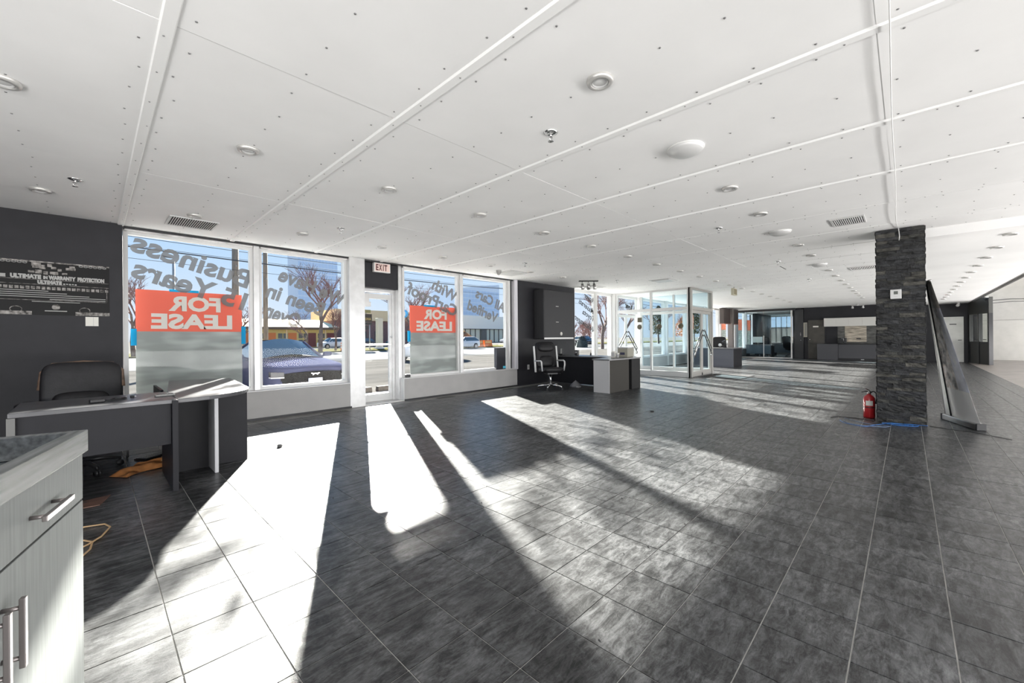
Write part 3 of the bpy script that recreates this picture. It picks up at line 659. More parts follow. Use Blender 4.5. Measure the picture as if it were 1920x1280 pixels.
for q in (-.4125, .4125): box(q - .0125, q + .0125, -.05, .05, 0, .09).build('end_cap', BLACK, bn, .006, loc=((bL.x + bR_.x) / 2, (bL.y + bR_.y) / 2, .002), rot=(0, 0, math.atan2(bR_.y - bL.y, bR_.x - bL.x)))
MB().tube([bil(0, 1), bil(1, 1)], .016, 8).build('top_rail', SATIN, bn); MB().tube([bil(.21, .0) + Vector((-.010, .012, 0)), bil(.21, 1) + Vector((-.010, .012, 0))], .009, 8).build('support_pole', BLKM, bn)
MB().tube([bil(0, 0), bil(0, 1)], .012, 8).build('edge_rail', ALUW, bn)

# ================================================================== FURNITURE
# ---- foreground cabinet (open top, drawers and doors)
CABM = mat('pale_grey_woodgrain', (.27, .282, .277), .6, spec=.05, noise=(3, .86, 1.08, (30, 30, 1.2))); CABT = mat('grey_woodgrain_rim', (.18, .187, .187), .5, spec=.1, noise=(4, .55, 1.3, (1, 14, 14)))
cab = thing('storage_cabinet', 'pale grey open-topped cabinet with bar handles in the near left foreground', 'cabinet', (-.029, 2.20, 0), R(75.8))
# local +x runs along the front away from the camera (75.8 deg); front face normal is local -y
CW, CD = 1.20, .46
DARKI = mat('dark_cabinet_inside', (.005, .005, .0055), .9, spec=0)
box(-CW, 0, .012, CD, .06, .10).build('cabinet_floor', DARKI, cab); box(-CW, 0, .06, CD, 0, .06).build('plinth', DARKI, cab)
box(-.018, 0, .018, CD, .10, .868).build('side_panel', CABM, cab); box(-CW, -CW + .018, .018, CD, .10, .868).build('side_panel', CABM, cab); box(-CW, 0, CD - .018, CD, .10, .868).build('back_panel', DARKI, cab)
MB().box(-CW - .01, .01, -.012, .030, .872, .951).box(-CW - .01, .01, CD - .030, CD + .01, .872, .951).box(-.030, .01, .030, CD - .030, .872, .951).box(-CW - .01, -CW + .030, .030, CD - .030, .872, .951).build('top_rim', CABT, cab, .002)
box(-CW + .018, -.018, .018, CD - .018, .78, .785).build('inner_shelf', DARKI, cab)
HNB = mat('brushed_bar_handle', (.30, .27, .265), .35, .8)
def bar_handle(parent, a, b, off=.032):
    a, b = Vector(a), Vector(b); d = (b - a).normalized(); m = MB()
    if abs(d.x) > .5: m.box(a.x, b.x, -off - .012, -off, a.z - .008, a.z + .008)
    else: m.box(a.x - .008, a.x + .008, -off - .012, -off, a.z, b.z)
    h_ = m.build('handle', HNB, parent, .002)
    for t in (.14, .86):
        p = a.lerp(b, t); MB().cyl((p.x, 0, p.z), (p.x, -off - .002, p.z), .006, 8).build('handle_post', HNB, parent)
    return h_
for x0, x1 in ((-.597, -.003), (-CW + .003, -.603)):
    dw = box(x0, x1, 0, .018, .700, .868).build('drawer', CABM, cab, .0015); bar_handle(dw, (x0 + .16, 0, .775), (x0 + .36, 0, .775))
    do = box(x0, x1, 0, .018, .012, .693).build('cabinet_door', CABM, cab, .0015)
    hx = x0 + .035 if x0 > -.7 else x1 - .035
    bar_handle(do, (hx, 0, .44), (hx, 0, .62))
# ---- left reception desk
dk = thing('reception_desk', 'charcoal reception desk with rounded grey return in front of the left window', 'desk', (0, 0, 0))
box(-.42, .50, 4.50, 5.25, .745, .78).build('desk_top', DESKT, dk, .004)
box(-.40, .46, 4.52, 4.545, .40, .745).build('modesty_panel', DESKM, dk)
box(-.425, -.385, 4.49, 5.25, 0, .745).build('end_panel', mat('grey_edge_panel', (.13, .13, .125), .5), dk)
box(.465, .505, 4.47, 5.25, 0, .775).build('end_panel', DESKM, dk, .003)
arc = [(.505, 4.50)] + [(.505 + .66 * math.sin(R(a)), 5.16 - .66 * math.cos(R(a))) for a in range(12, 90, 8)] + [(1.175, 5.25), (1.27, 6.5), (.66, 6.66), (.505, 5.25)]
MB().prism(arc, .745, .78).build('return_top', DESKT, dk, .004)
box(.505, .83, 5.10, 5.125, .0, .745).build('return_panel', DESKM, dk); box(.845, 1.155, 5.12, 5.15, 0, .745).build('return_panel', DESKM, dk)
box(1.13, 1.155, 5.15, 6.4, 0, .745).build('return_side', DESKM, dk)
box(.812, .845, 4.80, 5.13, 0, .745).build('fin_panel', mat('pale_fin_edge', (.50, .50, .52), .35), dk, .006)
box(.505, .53, 5.8, 6.55, .35, .745).build('return_back', DESKM, dk)
def small(name, label, cat, loc, parts, rz=0):
    t = thing(name, label, cat, loc, rz)
    for nm, mb, m, bv in parts: mb.build(nm, m, t, bv)
    return t
small('power_adapter', 'black power adapter brick on the charcoal reception desk', 'adapter', (.02, 4.75, .781), [('adapter_body', box(-.045, .045, -.025, .025, 0, .028), BLACK, .006), ('cord', MB().tube([(.045, 0, .012), (.11, .03, .008), (.17, .01, .006)], .004, 6), BLACK, 0)], .2)
small('tangled_cord', 'short tangle of black cord on the reception desk', 'cord', (.15, 4.88, .781), [('cord_loop', MB().tube([(.05 * math.cos(a * .9), .035 * math.sin(a * 1.7), .006 + .003 * math.sin(a * 3)) for a in [i * .4 for i in range(24)]], .004, 6), BLACK, 0), ('plug', box(-.02, .02, -.012, .012, 0, .018), BLACK, .003)])
small('mouse_puck', 'tiny black plug lying on the reception desk top', 'plug', (.24, 4.95, .781), [('plug_body', box(-.014, .014, -.01, .01, 0, .016), BLACK, .003), ('plug_pin', box(.014, .026, -.004, .004, .005, .01), SATIN, 0)])
bt = [('remote_body', box(-.07, .07, -.025, .025, 0, .018), mat('grey_plastic', (.3, .3, .29), .4), .005)]
for i in range(5): bt.append(('remote_button', box(-.055 + i * .024, -.04 + i * .024, -.015, .015, .018, .022), BLACK, 0))
small('remote_control', 'grey remote control at the corner of the reception desk', 'remote control', (.45, 4.82, .781), bt, R(10))
# ---- executive chairs
def star_base(t, m, r=.31, h=.40, caster=BLACK, n=5, ph=.3):
    MB().cyl((0, 0, .10), (0, 0, h), .028, 14).build('gas_lift', m, t)
    for k in range(n):
        a = ph + 2 * math.pi * k / n; c, s = math.cos(a), math.sin(a)
        l = MB().tube([(.02 * c, .02 * s, .115), (.18 * c, .18 * s, .11), (r * c, r * s, .085), (r * c, r * s, .055)], [.028, .024, .017, .012], 8).build('base_leg', m, t)
        MB().tube([(r * c - s * .02, r * s + c * .02, .03), (r * c - s * .003, r * s + c * .003, .03)], .03, 12).tube([(r * c + s * .02, r * s - c * .02, .03), (r * c + s * .003, r * s - c * .003, .03)], .03, 12).build('caster', caster, l)
def exec_chair(label, loc, rz, frame=BLACK, base=BLKM, headrest=False, worn=False, seatm=LEATH, hb=1.15, wide=.56):
    t = thing('office_chair', label, 'chair', loc, rz)
    star_base(t, base)
    MB().pillow((0, 0, .485), (wide, .52, .13), 5).build('seat', seatm, t)
    MB().pillow((0, -.20, .50), (wide * .96, .16, .13), 3).build('seat_roll', seatm, t)
    tilt = Matrix.Translation((0, .24, .5)) @ Matrix.Rotation(R(-10), 4, 'X')
    bh = hb - .5
    MB().pillow((0, .03, bh / 2 + .02), (wide, .12, bh), 5.5, 20, 14, tilt).build('backrest', seatm, t)
    MB().pillow((0, .0, bh * .28), (wide * .72, .13, bh * .42), 3.5, M=tilt).build('lumbar_pad', seatm, t)
    if worn:
        MB().tube([tilt @ Vector(p) for p in ((-wide * .49, .02, bh * .55), (-wide * .47, .02, bh * .86), (-wide * .36, .02, bh * .985), (0, .02, bh * 1.02), (wide * .36, .02, bh * .985), (wide * .47, .02, bh * .86), (wide * .49, .02, bh * .55))], .026, 8).build('worn_piping', WORN, t)
    if headrest: MB().pillow((0, -.035, bh * .80), (wide * .80, .13, bh * .34), 3, M=tilt).build('headrest', seatm, t)
    for s in (-1, 1):
        x = s * (wide / 2 + .035)
        if frame is BLACK:
            MB().tube([(x * .9, -.05, .44), (x, -.08, .55), (x, -.10, .67)], .02, 8).build('arm_post', frame, t); MB().tube([(x * .8, .22, .58), (x, .17, .68)], .018, 8).build('arm_strut', frame, t); MB().pillow((x, .03, .69), (.08, .34, .05), 4).build('arm_pad', LEATH, t)
        else:
            MB().tube([(x, .26, .70), (x, -.10, .715), (x, -.16, .69), (x, -.17, .62), (x * .93, -.16, .47)], .019, 10).build('arm_tube', frame, t); MB().box(x - .022, x + .022, .22, .25, .42, 1.08, Matrix.Translation((0, 0, 0)) @ Matrix.Translation((0, .22, .42)) @ Matrix.Rotation(R(-10), 4, 'X') @ Matrix.Translation((0, -.22, -.42))).build('side_rail', frame, t, .006)
    MB().box(-.13, .13, -.13, .13, .385, .43).tube([(.1, 0, .40), (.26, -.04, .39)], .007, 6).build('tilt_mechanism', BLKM, t)
    return t
exec_chair('large worn black leather chair behind the charcoal reception desk', (-.12, 5.80, .001), R(-8), worn=True, hb=1.06, wide=.60)
exec_chair('black leather chair with white arms and chrome base by the dark wall', (7.88, 6.33, .001), R(-28), frame=ALUW, base=CHROME, headrest=True, hb=1.17, wide=.54)
exec_chair('dark high-back chair behind the far charcoal desk', (20.35, 6.2, .001), R(-60), hb=1.25, wide=.60)
exec_chair('dark office chair left of the desk inside the glass office', (29.75, 6.5, .001), R(100), hb=1.2)
exec_chair('dark rounded office chair at the right inside the glass office', (29.3, 5.0, .001), R(60), hb=1.25)
# ---- middle desk
d2 = thing('corner_desk', 'dark corner desk with light grey pedestal near the dark wall', 'desk')
box(8.17, 9.08, 4.86, 5.26, .0, .745).build('pedestal_body', BEIGE, d2, .003); box(8.155, 8.17, 4.85, 5.27, 0, .745).build('pedestal_end', LGREY, d2, .003)
box(9.09, 9.18, 4.93, 5.26, 0, .745).build('pedestal_gap', BLACK, d2); box(9.18, 9.62, 4.84, 5.26, 0, .745).build('pedestal_dark', mat('dark_grey_laminate', (.018, .018, .019), .6, spec=.15), d2, .003)
box(9.20, 9.225, 5.26, 7.35, .02, .745).build('front_panel', DESKM, d2)
MB().prism([(8.14, 4.84), (9.62, 4.82), (9.95, 5.2), (9.95, 7.38), (9.12, 7.38), (9.12, 5.7), (8.9, 5.36), (8.14, 5.30)], .745, .775).build('desk_top', DESKT, d2, .004)
def desk_item(name, label, cat, loc, parts, rz=0): return small(name, label, cat, loc, parts, rz)
desk_item('file_box', 'beige box on the corner desk beside the vestibule', 'box', (9.45, 5.15, .776), [('box_body', box(-.19, .19, -.13, .13, 0, .22), mat('beige_carton', (.30, .29, .24), .6), .004), ('box_lid', box(-.2, .2, -.14, .14, .22, .25), LGREY, .004), ('box_label', box(-.194, -.19, -.06, .06, .06, .12), mat('navy_label', (.03, .03, .08), .5), 0)], .1)
desk_item('paper_stack', 'stack of white papers standing by the beige box on the corner desk', 'papers', (9.05, 5.25, .776), [('papers', box(-.10, .10, -.05, .05, 0, .15), PAPER, .002), ('front_sheet', box(-.102, -.10, -.04, .04, .02, .13), mat('grey_print', (.4, .4, .4), .6), 0)], .3)
desk_item('paper_cup', 'white paper cup on the corner desk in front of the beige box', 'cup', (9.0, 5.12, .776), [('cup_body', MB().lathe([(.03, 0), (.042, .11), (.044, .115), (.040, .115), (.028, .004), (.0001, .004)], 16), PAPER, 0), ('cup_sleeve', MB().lathe([(.0345, .03), (.0395, .085)], 16), LGREY, 0)])
desk_item('desk_phone', 'black cordless phone standing on the corner desk by the dark wall', 'phone', (9.35, 7.1, .776), [('charger_base', box(-.05, .05, -.06, .06, 0, .04), BLACK, .008), ('handset', box(-.024, .024, -.02, .02, .03, .20), BLACK, .01), ('handset_face', box(-.03, -.024, -.016, .016, .05, .19), ALUW, .003)])
desk_item('desk_speaker', 'small black speaker with round cone on the corner desk by the window', 'speaker', (9.5, 6.68, .776), [('speaker_body', box(-.05, .05, -.045, .045, 0, .15), BLACK, .012), ('speaker_cone', MB().lathe([(.03, 0), (.03, .008), (.001, .004)], 16, (-.05, 0, .09), Matrix.Rotation(R(-90), 4, 'Y')), LGREY, 0)])
desk_item('desk_bottle', 'tiny black bottle at the window end of the corner desk', 'bottle', (9.7, 6.35, .776), [('bottle_body', MB().lathe([(.02, 0), (.022, .05), (.01, .065), (.01, .08)], 12), BLACK, 0), ('bottle_cap', MB().lathe([(.011, .08), (.011, .095), (.0001, .096)], 12), ALUW, 0)])
desk_item('white_bag', 'crumpled white bag on the far end of the corner desk', 'bag', (9.75, 5.35, .779), [('bag_body', MB().pillow((0, 0, .05), (.18, .14, .11), 2.4), PAPER, 0), ('bag_handle', MB().tube([(-.04, 0, .1), (-.03, 0, .16), (.03, 0, .16), (.04, 0, .1)], .005, 6), PAPER, 0)])
desk_item('grey_pouch', 'grey bag slumped on the floor under the corner desk', 'bag', (8.75, 6.2, .001), [('bag_body', MB().lathe([(.16, 0), (.15, .04), (.06, .12), (.001, .17)], 8), mat('grey_canvas', (.16, .16, .17), .8), 0), ('bag_flap', box(-.12, .0, -.16, -.1, 0, .02), LGREY, 0)])
wp = struct('wall_panel_box', None, None, (8.5, 7.04, 1.24)); PNL = mat('charcoal_panel', (.028, .028, .031), .5, spec=.3)
box(0, 1.36, 0, .38, 0, 1.37).build('panel_body', PNL, wp, .03); box(0, 1.34, -.008, 0, .0, .045).build('bottom_strip', ALUW, wp, .003)
for zz in (.47, .91): box(.52, .64, -.004, 0, zz, zz + .012).build('white_mark', PAPER, wp)
MB().lathe([(.0001, 0), (.05, 0), (.05, .004), (.0001, .004)], 18, (.75, -.006, .15), Matrix.Rotation(R(90), 4, 'X')).build('round_badge', PAPER, wp)
ou = small('wall_outlet', 'narrow white outlet plate low on the dark wall behind the chrome chair', 'outlet', (8.28, WY - .02, .42), [('plate', box(-.04, .04, -.008, 0, 0, .13), ALUW, .003), ('socket', box(-.015, .015, -.011, -.008, .03, .1), LGREY, 0)])
# ---- far desk
d3 = thing('far_desk', 'charcoal desk beyond the vestibule with a black item on top', 'desk')
box(18.3, 18.33, 5.12, 6.7, 0, .75).build('front_panel', mat('violet_grey_laminate', (.10, .10, .12), .45), d3); box(18.33, 19.5, 5.12, 5.15, 0, .75).build('side_panel', DESKM, d3)
box(19.46, 19.5, 5.15, 6.7, 0, .75).build('end_panel', DESKM, d3); box(18.26, 19.55, 5.08, 6.75, .75, .785).build('desk_top', DESKT, d3, .004)
desk_item('desk_lamp', 'black item with a round white face on the far charcoal desk', 'lamp', (18.9, 5.6, .786), [('lamp_base', box(-.06, .06, -.06, .06, 0, .03), BLACK, .005), ('lamp_head', MB().tube([(0, 0, .03), (0, .0, .2), (-.03, .05, .3)], [.03, .03, .09], 10), BLACK, 0), ('lamp_face', MB().lathe([(.001, 0), (.07, 0), (.07, .01)], 14, (-.03, .2, .12), Matrix.Rotation(R(-90), 4, 'Y')), ALUW, 0)])
for i, (x, y, l) in enumerate(((28.6, 6.5, 'dark desk with a white sheet inside the glass office'), (30.9, 5.5, 'dark desk at the right inside the glass office'))):
    t = thing('office_desk', l, 'desk', (x, y, 0), 0, 'desks in the glass office')
    box(-.4, .4, -.7, .7, .72, .75).build('desk_top', DESKT, t); box(-.38, .38, -.68, -.65, 0, .72).build('side_panel', DESKM, t); box(-.38, .38, .65, .68, 0, .72).build('side_panel', DESKM, t); box(-.38, -.36, -.65, .65, .2, .72).build('modesty_panel', mat('blue_grey_laminate', (.09, .11, .13), .5), t)
small('monitor', 'white sheet-faced monitor on the left desk in the glass office', 'monitor', (28.5, 6.6, .751), [('stand', box(-.08, .08, -.1, .1, 0, .02), BLACK, .003), ('neck', box(-.02, .02, -.02, .02, .02, .15), BLACK, 0), ('screen', box(-.03, -.005, -.27, .27, .12, .48), PAPER, .004)])
# ---- things on the floor at the left
ORG = mat('orange_cloth', (.42, .17, .05), .8, noise=(9, .6, 1.4))
cl = thing('orange_cloth', 'crumpled orange cloth on the floor under the reception desk', 'cloth', (.36, 5.48, .002), R(38))
def clothf(u, v):
    x, y = (u - .5) * .52, (v - .5) * .20; e = min(u, 1 - u, v, 1 - v)
    return (x, y + .03 * math.sin(u * 7), .004 + (.030 + .035 * u) * min(1, e * 7) * (.55 + .45 * math.sin(u * 13 + v * 9)) * 1.2 + .012 * math.sin(u * 21 + v * 5) ** 2 * min(1, e * 6))
MB().grid(clothf, 30, 14).build('cloth_sheet', ORG, cl); MB().tube([(.12, -.07, .03), (.2, .0, .045), (.27, .05, .03)], [.03, .035, .02], 8).build('cloth_fold', mat('tan_cloth', (.50, .30, .14), .8), cl)
small('brown_board', 'flat brown board lying on the tiles beside the foreground cabinet', 'board', (-.03, 4.66, .001), [('board_sheet', MB().prism([(-.16, -.11), (.06, -.13), (.125, .10), (-.16, .05)], 0, .006), mat('rust_brown_board', (.13, .065, .045), .6, noise=(14, .7, 1.3)), 0), ('tape_strip', box(-.09, -.01, .01, .025, .006, .0075), BLACK, 0)])
kb = thing('keyboard', 'black keyboard on the floor under the reception desk', 'keyboard', (.50, 6.02, .001), R(38)); box(-.2, .2, -.075, .075, 0, .016).build('keyboard_tray', BLACK, kb, .005)
for i in range(5): 
    for j in range(14): box(-.19 + j * .0272, -.19 + j * .0272 + .023, -.065 + i * .026, -.065 + i * .026 + .022, .016, .022).build('key', BLKM, kb)
ms = small('computer_mouse', 'small black mouse on the floor behind the keyboard', 'mouse', (.66, 6.35, .001), [('mouse_body', MB().pillow((0, 0, .02), (.06, .10, .04), 2.6), BLACK, 0), ('mouse_cord', MB().tube([(0, .05, .015), (-.02, .12, .01), (-.05, .2, .008)], .003, 6), LGREY, 0)])
yc = thing('yellow_cable', 'tan electric cable looping on the tiles beside the foreground cabinet', 'cable')
MB().tube([(-.18, 4.02, .008), (-.05, 4.06, .008), (.05, 4.02, .008), (.075, 3.93, .008), (.03, 3.78, .008), (-.03, 3.68, .012), (-.10, 3.62, .008)], .0055, 8).build('cable_loop', mat('tan_cable', (.42, .28, .15), .5), yc)
MB().tube([(-.12, 3.80, .008), (-.05, 3.79, .008), (-.01, 3.72, .008), (-.02, 3.60, .008), (-.06, 3.50, .008), (-.12, 3.44, .008)], .0055, 8).build('cable_loop', mat('tan_cable', (.42, .28, .15), .5), yc)
cbt = thing('cable_tray', 'black cable box with loose wires hanging under the reception desk', 'cable box', (.05, 6.2, .26))
box(-.25, .25, -.05, .05, 0, .10).build('tray_body', BLACK, cbt, .005); MB().tube([(-.2, -.06, .05), (0, -.08, .0), (.15, -.06, .06), (.3, -.02, .12), (.42, .0, .14)], .008, 6).build('wire', mat('grey_wire', (.25, .25, .25), .5), cbt); MB().box(-.22, -.2, -.02, .02, -.26, 0).box(.2, .22, -.02, .02, -.26, 0).build('tray_foot', BLKM, cbt)
small('plastic_puck', 'small grey door stop lying on the sunlit tiles', 'door stop', (1.55, 5.40, .001), [('stop_body', MB().lathe([(.026, 0), (.028, .02), (.018, .032), (.0001, .034)], 14), mat('grey_rubber', (.12, .12, .12), .7), 0), ('stop_screw', MB().cyl((.028, 0, .012), (.05, .01, .012), .005, 8), SATIN, 0)])
small('tape_roll', 'flat black piece lying on the tiles in front of the corner desk', 'debris', (6.69, 3.15, .001), [('piece_body', box(-.055, .055, -.03, .03, 0, .02), BLACK, .006), ('piece_tab', box(.055, .08, -.012, .012, 0, .008), BLKM, 0)], .4)
deb = MB()
for i in range(170):
    x, y = rng.uniform(1.3, 7), rng.uniform(.4, 7); s = rng.uniform(.002, .006); deb.lathe([(s, 0), (s * .7, s * .8), (.0001, s)], 5, (x, y, .0005))
tag(deb.build('floor_grit', mat('dark_grit', (.03, .03, .03), .9)), 'tiny dark crumbs scattered over the floor tiles', 'debris', kind='stuff')
for i, (x, y, l) in enumerate(((2.95, 7.22, 'dark floor vent by the sill under the car window'), (3.85, 6.75, 'dark floor vent in front of the glass shop door'), (5.35, 7.22, 'dark floor vent by the sill under the right lease sign'), (7.3, 7.22, 'dark floor vent by the sill near the chrome chair'))):
    t = thing('floor_vent', l, 'vent', (x, y, .0005), 0, 'floor vents along the shop front'); box(-.22, .22, -.06, .06, 0, .004).build('vent_frame', mat('bronze_vent', (.09, .085, .075), .5, .5), t)
    for k in range(9): box(-.19 + k * .043, -.17 + k * .043, -.045, .045, .004, .007).build('slat', BLKM, t)
# ---- poster on the left wall
po = thing('warranty_poster', 'wide black warranty poster with grey machinery on the dark left wall', 'poster', (0, WY - .05, 0))
PBK = mat('poster_black', (.009, .009, .0095), .5, spec=.2); PGR = mat('poster_grey_machine', (.20, .19, .18), .5, spec=.2, noise=(30, .1, 2.2)); PWH = mat('poster_white_print', (.42, .42, .41), .5, spec=.2)
box(-1.35, .15, -.006, 0, 1.60, 2.235).build('poster_sheet', PBK, po); box(-1.35, .15, -.010, -.006, 2.225, 2.24).build('top_edge', PGR, po)
ch = MB()
for i in range(36):
    x = -1.33 + i * .041
    if -.53 < x < -.12: continue
    ch.tube([(x + .017 * math.cos(a), -.010, 2.215 + .009 * math.sin(a)) for a in [k * math.pi / 4 for k in range(8)]], .0035, 4, closed=True)
tag(ch.build('chain_border', PWH, po), kind='stuff')
for k in range(16):
    x = -.53 + rng.uniform(0, .36); zz = 2.08 + rng.uniform(0, .10); w = rng.uniform(.03, .09); box(x, x + w, -.010 - .001 * (k % 3), -.006, zz, zz + rng.uniform(.02, .05)).build('machine_block', PGR, po, .004)
text('THE', .045, M_in(-.80, -.008, 2.035), PWH, po, 'poster_word', fat=.004, width=.11); text('ULTIMATE', .062, M_in(-.66, -.008, 2.032), PWH, po, 'poster_word', fat=.005, width=.235); text('IN', .045, M_in(-.41, -.008, 2.035), PWH, po, 'poster_word', fat=.004, width=.035)
text('WARRANTY', .060, M_in(-.365, -.008, 2.032), PWH, po, 'poster_word', fat=.005, width=.225); text('PROTECTION', .060, M_in(-.13, -.008, 2.032), PWH, po, 'poster_word', fat=.005, width=.235)
text('ULTIMATE', .052, M_in(-.455, -.008, 1.975), PWH, po, 'poster_word', fat=.005, width=.195)
for k in range(5): box(-.25 + k * .024, -.234 + k * .024, -.009, -.006, 1.975 + .004 * (k % 2), 1.99).build('small_print', PWH, po)
for zz in (2.018, 1.962): box(-1.35, .145, -.009, -.006, zz, zz + .004).build('rule_line', PGR, po)
MB().box(.125, .129, -.009, -.006, 1.775, 1.955).box(-1.35, .129, -.009, -.006, 1.775, 1.779).build('rule_frame', PGR, po)
for k in range(30): box(-1.08 + k * .041, -1.08 + k * .041 + .030, -.009, -.006, 1.905, 1.94).build('icon_box', PGR, po)
for k, x1 in enumerate((-.37, -.22, -.03, .115, .115)): box(-1.3 if k < 4 else -.36, x1, -.009, -.006, 1.884 - k * .024, 1.891 - k * .024).build('white_bar', PWH, po)
box(-.50, -.11, -.009, -.006, 1.757, 1.763).build('small_print', PWH, po)
MB().lathe([(.0001, .006), (.032, .004), (.036, 0), (.030, 0)], 20, (-.31, -.008, 1.70), Matrix.Rotation(R(90), 4, 'X')).build('globe_emblem', PGR, po); box(-.40, -.22, -.009, -.006, 1.647, 1.657).build('small_print', PWH, po)
for x in (-.62, -.07): MB().tube([(x + .045 * math.cos(a), -.009, 1.665 + .035 * math.sin(a)) for a in [k * math.pi / 8 for k in range(16)]], .005, 4, closed=True).build('wheel_ring', PGR, po)
for x0, x1 in ((-1.35, -.50), (-.15, .15)): box(x0, x1, -.008, -.006, 1.603, 1.645).build('machine_strip', PGR, po)
small('wall_note', 'small cream paper note taped below the warranty poster', 'note', (-.065, WY - .05, 1.475), [('note_sheet', box(0, .115, -.003, 0, 0, .115), PAPER, 0), ('note_fold', box(.068, .071, -.004, -.003, 0, .115), LGREY, 0)])
small('window_box', 'dark box standing on the window ledge at the right end', 'box', (7.30, WY + .07, .476), [('box_body', box(-.12, .20, 0, .10, 0, .56), mat('navy_black_box', (.025, .027, .035), .5), .004), ('box_sticker', box(.10, .20, -.003, 0, .02, .08), mat('cyan_sticker', (.08, .45, .62), .5), 0)])
small('ledge_box', 'small black box on the window ledge beside the right lease sign', 'box', (4.60, WY + .05, .476), [('box_body', box(-.05, .05, 0, .06, 0, .06), BLACK, .004), ('box_lid', box(-.04, .04, .01, .05, .06, .066), BLKM, 0)])

# ================================================================== CEILING FIXTURES
LENS = mat('frosted_lens', (.75, .75, .74), .25); RING = mat('satin_nickel_ring', (.62, .61, .59), .35, .5)
def downlight(loc, label, group, z=H):
    t = thing('recessed_downlight', label, 'ceiling light', (loc[0], loc[1], z), 0, group); return t
dl_ring = MB().lathe([(.048, .0), (.078, .0), (.080, -.006), (.074, -.022), (.056, -.026), (.050, -.018), (.048, -.006)], 28).mesh('trim_ring'); dl_ring.materials.append(RING)
dl_lens = MB().lathe([(.0001, -.014), (.040, -.013), (.048, -.006), (.049, -.001)], 24).mesh('lamp_lens'); dl_lens.materials.append(LENS)
dl_gim = MB().lathe([(.049, -.008), (.050, -.020), (.043, -.021), (.041, -.012)], 24).mesh('gimbal_ring'); dl_gim.materials.append(ALUW)
def add_down(x, y, label, group, z=H):
    t = downlight((x, y), label, group, z); link('trim_ring', dl_ring, RING, t); link('lamp_lens', dl_lens, LENS, t); link('gimbal_ring', dl_gim, ALUW, t)
LX = [.88 + 1.243 * k for k in range(-1, 18)]
rown = {6.27: 'row nearest the shop windows', 3.80: 'middle row of the ceiling', 1.31: 'row in line with the stone pillar'}
for y, rn in rown.items():
    n = 0
    for k, x in enumerate(LX):
        if y == 1.31 and k in (3, 6, 9): continue
        if y == 1.31 and x < 1.5: continue
        if y == 6.27 and (x > 10 or 8.9 < x < 9.9): continue
        add_down(x, y, 'recessed downlight, %s from left in the %s' % (ORD[n], rn), 'recessed ceiling downlights'); n += 1
for k in range(13):
    add_down(8.98 + 1.21 * k, -1.05, 'recessed downlight, %s past the stone pillar on the low ceiling' % ORD[k], 'recessed ceiling downlights', 2.69)
for i, (x, y, l) in enumerate(((3.386, 1.293, 'white dome detector on the ceiling above the open floor'), (7.087, 1.336, 'white dome detector on the ceiling left of the ceiling vent by the pillar'), (10.93, 1.35, 'white dome detector on the ceiling far left of the stone pillar top'))):
    t = thing('dome_light', l, 'ceiling light', (x, y, H), 0, 'white ceiling domes')
    MB().lathe([(.135, 0), (.140, -.012), (.128, -.030), (.09, -.05), (.045, -.06), (.0001, -.062)], 32).build('dome', ALUW, t); MB().lathe([(.145, .0), (.145, -.008), (.13, -.01)], 32).build('rim', WHITE, t)
def sprinkler(x, y, label):
    t = thing('sprinkler_head', label, 'sprinkler', (x, y, H), 0, 'ceiling sprinklers')
    MB().lathe([(.052, 0), (.055, -.004), (.03, -.014), (.018, -.016)], 22).build('escutcheon', CHROME, t)
    MB().cyl((0, 0, -.01), (0, 0, -.035), .010, 10).tube([(-.014, 0, -.03), (-.016, 0, -.05), (0, 0, -.068)], .003, 6).tube([(.014, 0, -.03), (.016, 0, -.05), (0, 0, -.068)], .003, 6).build('frame', CHROME, t)
    m = MB().lathe([(.006, -.066), (.022, -.068), (.022, -.070), (.006, -.071)], 14); m.build('deflector', CHROME, t)
for x, y, l in ((2.40, 1.908, 'chrome sprinkler head on the ceiling nearest the camera'), (-.109, 5.653, 'chrome sprinkler head above the dark left wall'), (2.403, 5.626, 'chrome sprinkler head above the car window'), (6.198, 1.913, 'chrome sprinkler head near the white ceiling dome by the vent'), (6.2, 5.63, 'chrome sprinkler head above the right lease sign window'), (9.9, 5.63, 'chrome sprinkler head by the track spotlight'), (9.9, 1.91, 'chrome sprinkler head beside the ceiling hatch outline'), (13.6, 1.91, 'chrome sprinkler head on the far ceiling')): sprinkler(x, y, l)
def vent(x0, x1, y0, y1, label, along_y=True, n=22, z=H):
    t = thing('ceiling_vent', label, 'vent', ((x0 + x1) / 2, (y0 + y1) / 2, z), 0, 'ceiling air vents'); a, b = (x1 - x0) / 2, (y1 - y0) / 2
    MB().box(-a, a, -b, -b + .02, -.012, 0).box(-a, a, b - .02, b, -.012, 0).box(-a, -a + .02, -b + .02, b - .02, -.012, 0).box(a - .02, a, -b + .02, b - .02, -.012, 0).build('frame', ALUW, t, .003)
    box(-a + .02, a - .02, -b + .02, b - .02, -.002, 0).build('duct_back', mat('duct_dark', (.03, .028, .028), .8), t)
    s = box(-a + .02, a - .02, -.004, .004, -.014, -.003).mesh('louver') if not along_y else box(-.004, .004, -b + .02, b - .02, -.014, -.003).mesh('louver')
    s.materials.append(ALUW)
    for k in range(n):
        f = (k + .5) / n; p = (-a + .02 + f * (2 * a - .04), 0, 0) if along_y else (0, -b + .02 + f * (2 * b - .04), 0)
        link('louver', s, ALUW, t, loc=p, rot=(0, R(35), 0) if along_y else (R(35), 0, 0))
vent(.66, 1.165, 6.45, 6.97, 'white louvred ceiling vent above the left lease sign window', True, 20)
vent(6.87, 7.31, .385, .74, 'white louvred ceiling vent left of the stone pillar top', False, 15)
vent(12.0, 12.5, .45, .95, 'small white louvred ceiling vent beside the stone pillar edge', False, 16)
